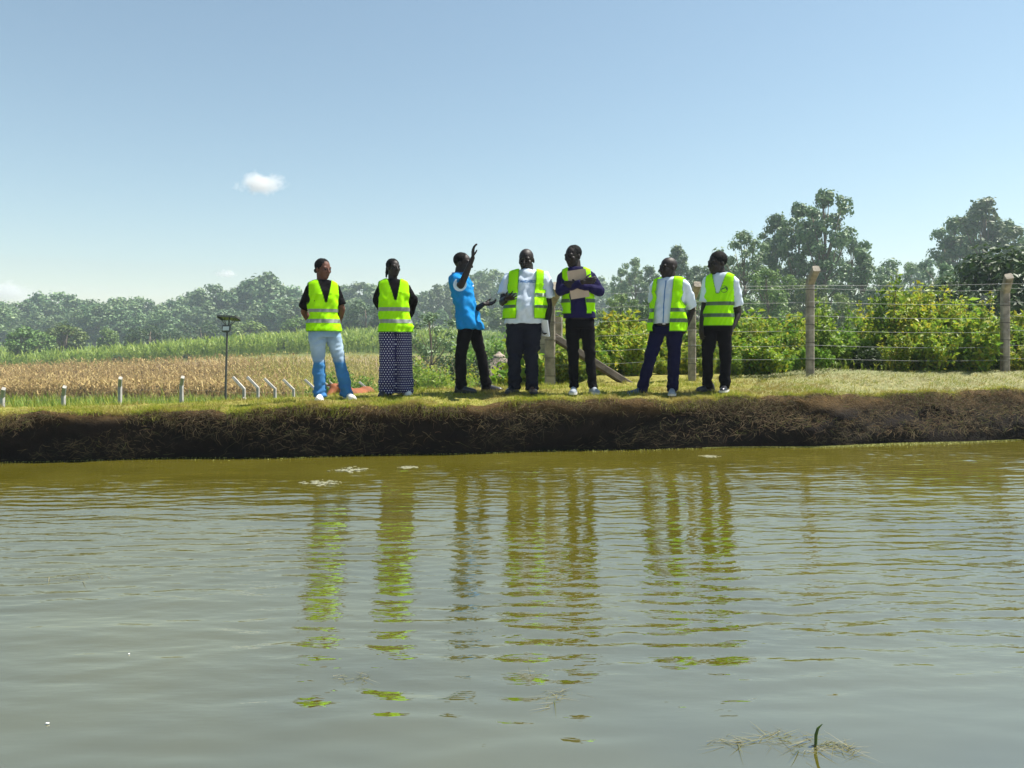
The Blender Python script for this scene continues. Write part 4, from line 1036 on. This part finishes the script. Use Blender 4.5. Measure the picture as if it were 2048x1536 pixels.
# ---- man with folded arms and a folder
p = Person(1160, 781, 164, 'tall man in a dark navy shirt and open vest, arms folded over a brown folder', (1148, 485.5), (1144, 528), (1160, 660, 0), (1152, 537, 0), yaw=-4, wide=.98)
p.head(-48, 12, HAIR_CROP)
p.arm(-1, p.pt(1120, 577, -.10), p.pt(1164, 560, -.235), (.95, -.05, .12), (0, .9, .1), .6, .05, 1, 1)
p.arm(1, p.pt(1197, 577, -.10), p.pt(1152, 566, -.20), (-.95, -.0, .05), (0, .9, 0), .5, .05, 1, -1)
p.shirt(p.z(630), M['checked'], [p.sleeve(-1, 1.9, .074), p.sleeve(1, 1.9, .074)], off=.014, flare=.015, wr=.006)
p.collar(M['checked'], p.root, .04)
p.legs((p.pt(1146, 712, -.03), p.pt(1148, 766, -.02)), (p.pt(1180, 712, .0), p.pt(1185, 768, -.02)), .088, .064, .055, M['black'], waist=p.z(622), hem=.07)
p.shoe(p.pt(1147, 772, -.02), (-.15, -1, 0), M['shoe_g'], M['sole_w']); p.shoe(p.pt(1186, 772, -.02), (.2, -1, 0), M['shoe_g'], M['sole_w'])
p.vest(p.z(622), [p.z(597)], lambda z, x: -.10 < x < .085, off=.026, arm_z=1.13, strap=.80, stripe='dgrey')
p.finish()
fo = empty('folder', p.root.location+p.pt(1154, 564, -.178)); fo.rotation_euler = (rad(6), rad(-9), 0)
tag(fo, 'brown card folder hugged by the man with folded arms', 'folder')
obj('cover', py_mesh('cover', *box((0, -.004, 0), .225, .004, .34), M['kraft']), fo); obj('cover', py_mesh('cover', *box((0, .006, 0), .225, .004, .335), M['kraft']), fo); obj('papers', py_mesh('papers', *box((0, .001, 0), .212, .006, .325), M['paper']), fo)
# ---- man with the blue shirt placket, wide stance
p = Person(1330, 780, 163, 'shaven-headed man in a white shirt with a blue placket, legs apart', (1339, 505), (1334, 547), (1333, 664, 0), (1340, 556, 0), yaw=-26, wide=1.04, belly=.03, skin='skin')
p.head(-68, 5)
p.arm(-1, p.pt(1310, 606, .10), p.pt(1318, 650, .06), (.1, 0, -1), (1, 0, 0), .5, .05, 1, -1)
p.arm(1, p.pt(1386, 610, .06), p.pt(1370, 655, .10), (-.4, .2, -.9), (-1, 0, 0), .5, .05, 1, 1)
p.shirt(p.z(638), M['white'], [p.sleeve(-1, .8, .078, .082), p.sleeve(1, .86, .080, .084)], off=.016, wr=.007)
sm = p.sm; p.collar(M['white'], p.root, .04)
p.legs((p.pt(1300, 702, -.05), p.pt(1281, 768, -.06)), (p.pt(1348, 706, .0), p.pt(1344, 768, -.02)), .098, .076, .068, M['navy'], waist=p.z(632))
p.shoe(p.pt(1281, 774, -.06), (-1, -.35, 0), M['shoe_n'], M['sole_w']); p.shoe(p.pt(1343, 776, -.02), (-.2, -1, 0), M['shoe_g'], M['sole_w'])
p.vest(p.z(653), [p.z(632), p.z(612)], lambda z, x: -.125 < x < .075, off=.036, arm_z=1.12, strap=.80, stripe='dgrey', flare=.03)
p.finish()
fx = lambda py: (1322-p.px0)/p.s+.045*((py-634)/-84)**2
zz = [552+i*4 for i in range(22)]; V = []; F = []
for q in zz: V += [(fx(q)-.005, p.z(q)), (fx(q)+.005, p.z(q))]
F = [(2*i, 2*i+1, 2*i+3, 2*i+2) for i in range(len(zz)-1)]
drape(sm, V, F, 'placket', M['print_b'], p.root)
V, F = disc(0, 0, .0001, .014, 10); V = [((1348-p.px0)/p.s+x*1.3, p.z(571)+z*.5) for x, z in V]; drape(sm, V, F, 'chest_logo', M['print_b'], p.root)
bk = py_mesh('belt_buckle', *box((0, 0, 0), .035, .008, .022), M['metal']); c, rx, ry = p.tor(p.z(638)); part('belt_buckle', bk, M['metal'], p.root).location = c+Vector((math.sin(p.yaw)*(ry+.02)+.0, -math.cos(p.yaw)*(ry+.02), 0))
# ---- man with the round vest logo
p = Person(1434, 780, 161, 'man in a white polo and closed yellow vest with a round chest logo', (1440, 503), (1428, 545), (1434, 664, 0), (1442, 556, 0), yaw=-24, wide=.90)
p.head(-70, 7, HAIR_SHORT)
p.arm(-1, p.pt(1409, 620, .04), p.pt(1402, 650, -.02), (-.02, -.1, -1), (.8, .4, 0), .35, .06, .98, -1)
p.arm(1, p.pt(1478, 622, .04), p.pt(1463, 652, -.05), (-.25, -.15, -1), (-.9, .2, 0), .5, .06, 1.05, 1)
p.shirt(p.z(645), M['white'], [p.sleeve(-1, .7, .076, .080), p.sleeve(1, .76, .080, .084)], off=.013, name='polo_shirt')
p.collar(M['white'], p.root, .042)
p.legs((p.pt(1415, 714, .0), p.pt(1417, 768, .04)), (p.pt(1450, 714, -.03), p.pt(1447, 770, -.05)), .090, .070, .062, M['black'], waist=p.z(640))
p.shoe(p.pt(1420, 775, .05), (-1, -.5, 0), M['shoe_k'], M['sole_k']); p.shoe(p.pt(1448, 777, -.05), (-.5, -1, 0), M['shoe_k'], M['sole_w'])
v = p.vest(p.z(649), [p.z(629), p.z(606)], lambda z, x, zV=p.z(594): z > zV and abs(x+.005) < (z-zV)*.27 or abs(x+.005) < .004, off=.028, arm_z=1.17, strap=.86, stripe='dgrey', flare=.018)
p.finish()
lx, lz = (1441.5-p.px0)/p.s, p.z(577)
V, F = disc(lx, lz, .037, .043); drape(v.data, V, F, 'logo_ring', M['print_k'], v)
V1, F1 = disc(lx-.012, lz-.004, .008, .022, 8, 20, 200); V2, F2 = disc(lx+.012, lz+.004, .010, .024, 8, -40, 120)
drape(v.data, V1+V2, F1+[tuple(i+len(V1) for i in f) for f in F2], 'logo_emblem', M['print_k'], v)
# ================================================================== fences, lamp, hut, cow, clouds, floating weed
M['concrete'] = solid('weathered_concrete', (.26, .225, .18), .9, .45, 9, .6, 70)
M['concrete_w'] = solid('pale_concrete', (.36, .34, .31), .9, .2, 9, .4, 70)
M['wire'] = solid('galvanised_wire', (.36, .36, .36), .5, .15, 20, 0, 60, .6)
def prism(path, w, R0=0.):
    """square bar along a path, lightly chamfered"""
    rings = []; P = [Vector(q) for q in path]
    for i, q in enumerate(P):
        d0 = (P[i]-P[i-1]).normalized() if i else (P[1]-P[0]).normalized(); d1 = (P[i+1]-P[i]).normalized() if i < len(P)-1 else d0
        d = (d0+d1).normalized(); u = Vector((math.cos(R0), math.sin(R0), 0)); u = (u-d*u.dot(d)).normalized(); v = d.cross(u)
        k = 1/max(.5, d.dot(d1)); h = w/2; c = h*.72; r = []
        for a, b_ in ((h, c), (c, h), (-c, h), (-h, c), (-h, -c), (-c, -h), (c, -h), (h, -c)): r.append(q+u*a+v*b_*k)
        rings.append(r)
    return loft_pts(rings)
# ---- near fence on the right
fy = lambda px: 11.0+.0009*(px-1385)
fr = empty('concrete_post_fence', (PX(1385, 11), 11.0, 0)); tag(fr, 'concrete post and wire fence in front of the thicket', 'fence')
O = fr.location
tops = []
def near_post(px, Y, bend_py, arm, w=.102, label=None, tilt=(0, 0)):
    x = PX(px, Y); zb = float(ground_z(x, Y)); zt = PZ(bend_py, Y)
    path = [Vector((x, Y, zb-.3))-O, Vector((x+tilt[0], Y+tilt[1], zt))-O]
    if arm: path.append(Vector((x+arm[0], Y+arm[1], zt+arm[2]))-O)
    o = obj('post', py_mesh('post', *prism(path, w), M['concrete']), fr); tops.append(path[-2])
    if label: o['label'] = label
    # wire ties round the post
    for k in range(5):
        z = zb+(.25+.26*k); f = (z-zb)/(zt-zb)
        if f < .97: obj('wire_tie', py_mesh('wire_tie', *prism([Vector((x+tilt[0]*f, Y, z-.004))-O, Vector((x+tilt[0]*f, Y, z+.004))-O], w+.009), M['rust']), fr)
    return path
M['brace_brown'] = solid('dark_brown_brace', (.075, .06, .045), .9, .4, 12, .5, 60)  # plain dark brown, darker than the posts, used for the brace only
M['rust'] = solid('dark_wire', (.05, .04, .035), .7, .2, 20)
near_post(1100, 10.9, 606, (.10, -.30, .22), .15)
near_post(1384, 11.0, 598, (.02, -.25, .20))
near_post(1620, 11.1, 566, (-.01, -.26, .19))
near_post(2010, 11.4, 584, (-.11, -.26, .22))
near_post(2330, 11.6, 590, (-.11, -.26, .22))
a = Vector((PX(1116, 11.0), 11.02, PZ(684, 11)))-O; b_ = Vector((PX(1116, 11.0), 11.02, PZ(634, 11)))-O
obj('post', py_mesh('post', *prism([a, b_], .13), M['concrete']), fr)
obj('brace', py_mesh('brace', *prism([Vector((PX(1108, 10.95), 10.95, PZ(674, 10.95)))-O, Vector((PX(1268, 10.7), 10.7, PZ(776, 10.7)))-O], .105), M['brace_brown']), fr)
near_post(1084, 11.9, 652, None, .12)
M['rope'] = solid('tan_sacking', (.36, .27, .17), .95, .25, 30, .5, 90)
pts = [(1100, 10.9), (1384, 11.0), (1620, 11.1), (2010, 11.4), (2330, 11.6)]
for k, py in enumerate((577, 604, 632, 660, 690, 716)):
    for (p0, y0), (p1, y1) in zip(pts, pts[1:]):
        A = Vector((PX(p0, y0), y0-.066, PZ(py+ (14 if p0 < 1300 else 0), y0)))-O; B = Vector((PX(p1, y1), y1-.066, PZ(py+(4 if p1 > 1900 else 0), y1)))-O
        mid = (A+B)/2-Vector((0, 0, .025))
        obj('wire', py_mesh('wire', *tube([A, (A+mid)/2-Vector((0, 0, .006)), mid, (B+mid)/2-Vector((0, 0, .006)), B], [.0019]*5, 5), M['wire']), fr)
for (p0, y0, dx, dz), (p1, y1, dx1, dz1) in [((1384, 11.0, .02, .18), (1620, 11.1, -.01, .17)), ((1620, 11.1, -.01, .17), (2010, 11.4, -.11, .20)), ((2010, 11.4, -.11, .2), (2330, 11.6, -.11, .2))]:
    A = Vector((PX(p0, y0)+dx, y0-.30, PZ(590, y0)+dz-.05))-O; B = Vector((PX(p1, y1)+dx1, y1-.30, PZ(590, y1)+dz1-.05))-O
    obj('wire', py_mesh('wire', *tube([A, (A+B)/2-Vector((0, 0, .02)), B], [.0019]*3, 5), M['wire']), fr)
# ---- far fence below the bank, every post its own piece
ff = empty('boundary_fence', (PX(363, 21), 21, float(ground_z(PX(363, 21), 21)))); tag(ff, 'line of short pale angled posts below the bank on the left', 'fence'); O2 = ff.location
prev = None
for i, (px, Y, ty, adx, ady, adz) in enumerate([(5, 20, 794, .20, -.25, .24), (127, 20.5, 790, .18, -.25, .24), (240, 21, 772, .16, -.28, .24), (363, 21.5, 770, .16, -.28, .24), (488, 22, 778, -.36, .1, .34), (516, 23, 776, -.36, .1, .33), (550, 24, 778, -.37, .1, .32), (587, 25, 779, -.37, .1, .32), (630, 26, 778, -.38, .1, .32), (666, 27, 780, -.38, .1, .3), (738, 29, 780, -.4, .1, .3), (775, 31, 778, -.4, .1, .3), (838, 33, 774, -.4, .1, .3)]):
    x = PX(px, Y); zb = float(ground_z(x, Y)); zt = PZ(ty, Y)
    P = [Vector((x, Y, zb-.2))-O2, Vector((x, Y, zt))-O2, Vector((x+adx, Y+ady, zt+adz))-O2]
    obj('post', py_mesh('post', *prism(P, .09 if i < 4 else .085), M['concrete_w']), ff)
    if i == 4: obj('brace', py_mesh('brace', *prism([Vector((x, Y, zt-.25))-O2, Vector((x+.32, Y-.3, zb+.9))-O2], .09), M['concrete_w']), ff)
    if prev is not None:
        for dz in (.12, .42, .72): obj('wire', py_mesh('wire', *tube([prev[1]-Vector((0, 0, dz)), P[1]-Vector((0, 0, dz))], [.0022]*2, 4), M['wire']), ff)
    prev = P
# ---- solar lamp on a pole
Y = 19.0; x = PX(453, Y); zb = float(ground_z(x, Y)); lp = empty('solar_lamp_post', (x, Y, zb)); tag(lp, 'solar lamp on a thin pole at the edge of the maize', 'lamp post')
M['pole'] = solid('dark_painted_steel', (.06, .06, .055), .5, .2, 10); M['panel'] = solid('solar_cells', (.012, .014, .03), .2, .2, 20)
M['lampglass'] = solid('lamp_diffuser', (.62, .64, .66), .3, .05, 10)
h = PZ(655, Y)-zb
obj('pole', py_mesh('pole', *tube([(.0-.04, 0, 0), (-.02, 0, h*.5), (.02, 0, h)], [.035, .03, .026], 8), M['pole']), lp)
R = Matrix.Rotation(rad(-12), 3, 'X') @ Matrix.Rotation(rad(4), 3, 'Y')
pn = obj('solar_panel', py_mesh('solar_panel', *box((.06, 0, h+.235), .44, .36, .03, R), M['panel']), lp)
obj('panel_frame', py_mesh('panel_frame', *join([box((.06, -.185, h+.238+.04), .46, .015, .04, R), box((.06, .185, h+.238-.04), .46, .015, .04, R), box((-.165, 0, h+.225), .015, .38, .04, R), box((.285, 0, h+.25), .015, .38, .04, R)]), M['pole']), pn)
for sx in (-1, 1):
    for sy in (-1, 1): obj('strut', py_mesh('strut', *tube([(.04+sx*.03, 0, h+.02), (.06+sx*.17, sy*.12, h+.225)], [.009]*2, 5), M['pole']), lp)
obj('bracket', py_mesh('bracket', *tube([(.02, 0, h-.12), (.06, -.02, h+.02), (.07, 0, h+.22)], [.022, .02, .02], 6), M['pole']), lp)
hd = obj('lamp_head', py_mesh('lamp_head', *box((.02, -.05, h-.03), .20, .07, .17, Matrix.Rotation(rad(-15), 3, 'X')), M['pole']), lp)
obj('diffuser', py_mesh('diffuser', *box((.02, -.092, h-.025), .155, .012, .10, Matrix.Rotation(rad(-15), 3, 'X')), M['lampglass']), hd)
# ---- thatched hut
Y = 40.; x = PX(998, Y); zb = float(ground_z(x, Y)); hu = empty('thatched_hut', (x, Y, zb)); tag(hu, 'small round thatched shelter on poles behind the men', 'hut')
M['thatch'] = leafy('grey_thatch', [(.16, .12, .09), (.24, .19, .15), (.32, .26, .21), (.11, .085, .065)], .05, .9)
M['wood'] = solid('old_poles', (.11, .085, .06), .9, .3, 8)
ze = PZ(747, Y)-zb; za = PZ(712, Y)-zb; Rr = 1.35
V = []; n = 40
rings = []
for f in np.linspace(0, 1, 9):
    rr = Rr*(1-f)**.9+.10; rings.append([Vector((math.cos(2*math.pi*k/n)*rr*(1+.03*math.sin(k*3.1+f*5)), math.sin(2*math.pi*k/n)*rr*(1+.03*math.sin(k*2.3)), ze+(za-ze)*f)) for k in range(n)])
rf = obj('roof', py_mesh('roof', *loft_pts(rings), M['thatch']), hu)
r = np.random.default_rng(5); nn = 3600; f = r.random(nn)**1.4; an = r.random(nn)*6.283; rr = Rr*(1-f)**.9+.12
P = np.stack([np.cos(an)*rr, np.sin(an)*rr, ze+(za-ze)*f+.03], 1); Ls = r.uniform(.18, .4, nn)
V, F = blades(P, -Ls*.62, np.full(nn, .035), np.stack([np.cos(an)*Ls*.72, np.sin(an)*Ls*.72], 1), 0, an+1.57)
o = obj('straw', np_mesh('straw', V, F, M['thatch']), rf); o['kind'] = 'stuff'
obj('roof_cap', py_mesh('roof_cap', *loft_pts([[Vector((math.cos(2*math.pi*k/12)*q, math.sin(2*math.pi*k/12)*q, z)) for k in range(12)] for q, z in ((.34, za-.05), (.30, za+.03), (.15, za+.12), (.05, za+.24))]), M['thatch']), rf)
for k in range(8):
    an = k*math.pi/4+.3; obj('pole', py_mesh('pole', *tube([(math.cos(an)*1.1, math.sin(an)*1.1, -.1), (math.cos(an)*1.12+.02, math.sin(an)*1.1, ze*.5), (math.cos(an)*1.1, math.sin(an)*1.1, ze+.15)], [.045, .04, .04], 6), M['wood']), hu)
# ---- brown cow grazing beyond the bank
Y = 19.5; x = PX(714, Y); zb = float(ground_z(x, Y)); k = (PZ(757, Y)-zb)/1.52
cw = empty('cow', (x, Y, zb), rad(-108), k); tag(cw, 'orange-brown cow half hidden behind the bank beside the jeans woman', 'cow')
M['hide'] = solid('brown_hide', (.20, .052, .008), .8, .3, 3)
B = [ell((0, 0, .98), (.62, .29, .32)), ell((.42, 0, 1.03), (.28, .27, .32)), ell((-.42, 0, 1.02), (.28, .28, .30)), ell((.52, 0, 1.2), (.16, .12, .18)), cap((.58, 0, 1.12), (.92, 0, 1.32), .19, .12), cap((.92, 0, 1.34), (1.02, 0, 1.36), .12, .11), cap((1.0, 0, 1.35), (1.28, 0, 1.14), .10, .065),
     cap((.96, -.1, 1.42), (.93, -.25, 1.41), .045, .02), cap((.96, .1, 1.42), (.93, .25, 1.41), .045, .02), cap((-.66, 0, 1.12), (-.74, 0, .95), .035, .025), cap((-.74, 0, .95), (-.76, 0, .5), .022, .03)]
for sy in (-.16, .16):
    B += [cap((.45, sy, .85), (.47, sy, .48), .11, .06), cap((.47, sy, .48), (.45, sy, .08), .05, .042), cap((.45, sy, .08), (.48, sy, .03), .05, .05),
          cap((-.42, sy, .9), (-.34, sy, .60), .15, .09), cap((-.34, sy, .60), (-.50, sy, .40), .075, .05), cap((-.50, sy, .40), (-.47, sy, .08), .045, .042), cap((-.47, sy, .08), (-.44, sy, .03), .05, .05)]
part('body', remesh(B, .025, 3, .6), M['hide'], cw)
M['horn'] = solid('horn', (.25, .2, .14), .5)
for sy in (-1, 1): obj('horn', py_mesh('horn', *tube([(.97, sy*.07, 1.43), (.97, sy*.15, 1.50), (.99, sy*.16, 1.58)], [.025, .018, .006], 6), M['horn']), cw)
# ---- clouds, far outside the haze
def cloud(px, py, w, h_, dens, seed, label, Y=1500.):
    m = bpy.data.materials.new('cloud_vapour'); m.use_nodes = True; N = m.node_tree.nodes; L = m.node_tree.links; N.remove(N['Principled BSDF'])
    v = N.new('ShaderNodeVolumePrincipled'); v.inputs['Color'].default_value = (.98, .98, .98, 1); v.inputs['Anisotropy'].default_value = .3
    tc = N.new('ShaderNodeTexCoord'); nz = N.new('ShaderNodeTexNoise'); nz.inputs['Scale'].default_value = 2.1; nz.inputs['Detail'].default_value = 5; nz.inputs['Roughness'].default_value = .62
    mp = N.new('ShaderNodeMapping'); mp.inputs['Location'].default_value = (seed, seed*2, 0); mp.inputs['Scale'].default_value = (1.3, 1, .8); L.new(tc.outputs['Object'], mp.inputs['Vector']); L.new(mp.outputs[0], nz.inputs['Vector'])
    ln = N.new('ShaderNodeVectorMath'); ln.operation = 'LENGTH'; L.new(tc.outputs['Object'], ln.inputs[0])
    mr = N.new('ShaderNodeMapRange'); mr.inputs['From Min'].default_value = 0.1; mr.inputs['From Max'].default_value = 1.0; mr.inputs['To Min'].default_value = .30; mr.inputs['To Max'].default_value = -.42
    L.new(ln.outputs['Value'], mr.inputs['Value'])
    ad = N.new('ShaderNodeMath'); ad.operation = 'ADD'; L.new(nz.outputs['Fac'], ad.inputs[0]); L.new(mr.outputs[0], ad.inputs[1])
    m2 = N.new('ShaderNodeMapRange'); m2.inputs['From Min'].default_value = .46; m2.inputs['From Max'].default_value = .72; m2.inputs['To Max'].default_value = dens; L.new(ad.outputs[0], m2.inputs['Value'])
    L.new(m2.outputs[0], v.inputs['Density']); L.new(v.outputs[0], N['Material Output'].inputs['Volume'])
    o = obj('cloud', py_mesh('cloud', *ell((0, 0, 0), (1, 1, 1), None, 24, 14), m)); o.location = (PX(px, Y), Y, PZ(py, Y)); o.scale = (w/FPX*Y/2, w/FPX*Y/2*.7, h_/FPX*Y/2)
    tag(o, label, 'cloud')
cloud(522, 368, 165, 84, .045, 1.3, 'small bright white cloud above the left trees')
cloud(452, 548, 84, 36, .05, 4.1, 'faint small cloud low over the left trees')
cloud(20, 585, 190, 90, .03, 7.7, 'faint pale cloud at the left edge above the wood')
# ---- weed and scum on the water
M['weedbit'] = leafy('floating_straw', [(.09, .085, .04), (.17, .16, .08), (.06, .08, .02), (.24, .22, .14), (.03, .045, .012)], .2, .6)
M['greenblade'] = leafy('green_blade', [(.05, .09, .015), (.07, .12, .02)], .3, .5)
def WP(px, py): Y = CAM_Z*FPX/(py-HOR); return Vector((PX(px, Y), Y, 0))
def weed_raft(pts, n, label, spread=.03, L0=.12, blade=None, seed=0):
    r = np.random.default_rng(seed+50); c = WP(*pts[len(pts)//2]); o = empty('floating_weed', c); tag(o, label, 'weed')
    P = []
    for _ in range(n):
        i = r.integers(0, len(pts)); a = WP(*pts[i]); b_ = WP(*pts[min(i+1, len(pts)-1)]); f = r.random(); q = a.lerp(b_, f)-c
        P.append((q.x+r.normal(0, spread), q.y+r.normal(0, spread), abs(r.normal(0, .004))))
    P = np.array(P); an = r.normal(0, .7, n)+np.where(r.random(n) < .5, 0, np.pi); Ls = r.uniform(.25, 1, n)*L0
    V, F = blades(P, r.uniform(-.008, .010, n), r.uniform(.0012, .0035, n), np.stack([np.cos(an)*Ls, np.sin(an)*Ls], 1), 0, an+1.57)
    s_ = obj('strands', np_mesh('strands', V, F, M['weedbit']), o); s_['kind'] = 'stuff'
    for b in (blade or []):
        q = WP(b[0], b[1])-c; hh = b[2]
        obj('leaf_blade', py_mesh('leaf_blade', *tube([q+Vector((-.002, 0, -.02)), q+Vector((.0, 0, hh*.5)), q+Vector((.006, 0, hh*.8)), q+Vector((.02, 0, hh))], [.004, .005, .004, .001], 6), M['greenblade']), o)
weed_raft([(1430, 1489), (1480, 1486), (1530, 1476), (1570, 1476), (1600, 1494), (1650, 1492), (1695, 1496)], 170, 'floating raft of straw with one upright green blade near the bottom right', .018, .11, [(1632, 1492, .068)], 1)
weed_raft([(1080, 1392), (1110, 1388), (1145, 1380), (1105, 1405)], 34, 'small pale weed tangle floating below the reflections', .02, .10, None, 2)
weed_raft([(645, 1357), (690, 1355), (725, 1354)], 16, 'thin brown twig of weed floating left of the reflections', .012, .10, None, 3)
weed_raft([(95, 1160), (150, 1156), (210, 1155)], 22, 'sparse line of weed floating far left on the water', .03, .14, None, 4)
weed_raft([(1022, 1352), (1060, 1350)], 14, 'tiny weed tuft floating above the small pale tangle', .015, .08, None, 5)
M['foam'] = solid('dirty_foam', (.20, .20, .13), .8, .3, 60, .8, 120)
for k, (px, py, w, d_, lab) in enumerate([(700, 940, 66, .10, 'longest flat foam patch near the bank below the jeans woman'), (815, 935, 36, .05, 'small foam patch near the bank below the polka-dot trousers'), (645, 966, 74, .10, 'faint wide foam patch left of the first reflection'), (1420, 913, 34, .06, 'small foam patch near the bank below the right-hand men')]):
    c = WP(px, py); rr = np.random.default_rng(k+80); W_ = w/FPX*c.y/2; V = []; F = []
    o = empty('foam_patch', c); tag(o, lab, 'foam'); bits = []
    for q in range(70):
        u = np.clip(rr.normal(0, .5), -1.2, 1.2); bx = u*W_; by = rr.normal(0, .8)*d_*(1-min(1, abs(u))*.6); s_ = rr.uniform(.004, .016)
        bits.append(ell((bx, by, .002), (s_*1.6, s_, .003), None, 8, 5))
    obj('bubbles', py_mesh('bubbles', *join(bits), M['foam'], True), o)
M['scum'] = leafy('duckweed', [(.19, .20, .03), (.26, .26, .06), (.15, .17, .03)], .1, .7)
n = 9000; x = np.concatenate([rng.uniform(2.2, 9, n), rng.uniform(-9, 2.5, n//7)]); t = -np.abs(rng.normal(0, .05, len(x)))*(1+.8*np.sin(x*1.7))-.0
P = np.stack([x, Yw(x)+t-.02, .004+rng.random(len(x))*.004], 1)
V, F = leaf_quads(P, rng.uniform(.008, .02, len(x)), 9, .8)
tag(obj('duckweed_scum', np_mesh('duckweed_scum', V, F, M['scum'])), 'yellow green scum along the water line', 'scum', None, 'stuff')
M['speck'] = solid('white_fleck', (.75, .75, .72), .7)
for k, (px, py) in enumerate([(95, 1448), (258, 1309)]):
    o = obj('floating_fleck', py_mesh('floating_fleck', *ell((0, 0, .003), (.004+.003*(k == 0), .003, .002), None, 8, 5), M['speck'])); o.location = WP(px, py)
    tag(o, ['white fleck floating in the bottom left corner', 'white fleck floating left of the reflections'][k], 'debris')
# ================================================================== haze: the air between here and the far trees
def haze():
    m = bpy.data.materials.new('haze_air'); m.use_nodes = True; N = m.node_tree.nodes; L = m.node_tree.links
    N.remove(N['Principled BSDF'])
    v = N.new('ShaderNodeVolumePrincipled'); v.inputs['Color'].default_value = (.74, .87, 1.0, 1); v.inputs['Density'].default_value = HAZE
    v.inputs['Anisotropy'].default_value = .2
    L.new(v.outputs[0], N['Material Output'].inputs['Volume'])
    x0, x1, y0, y1, z0, z1 = -420, 420, -30, 520, -6.5, 34
    V = [(x, y, z) for x in (x0, x1) for y in (y0, y1) for z in (z0, z1)]
    F = [(0, 1, 3, 2), (4, 6, 7, 5), (0, 4, 5, 1), (2, 3, 7, 6), (0, 2, 6, 4), (1, 5, 7, 3)]
    o = obj('haze', py_mesh('haze', V, F, m)); o.display_type = 'WIRE'
    tag(o, 'thin pale haze in the air', 'haze', None, 'stuff')
HAZE = .0006
haze()
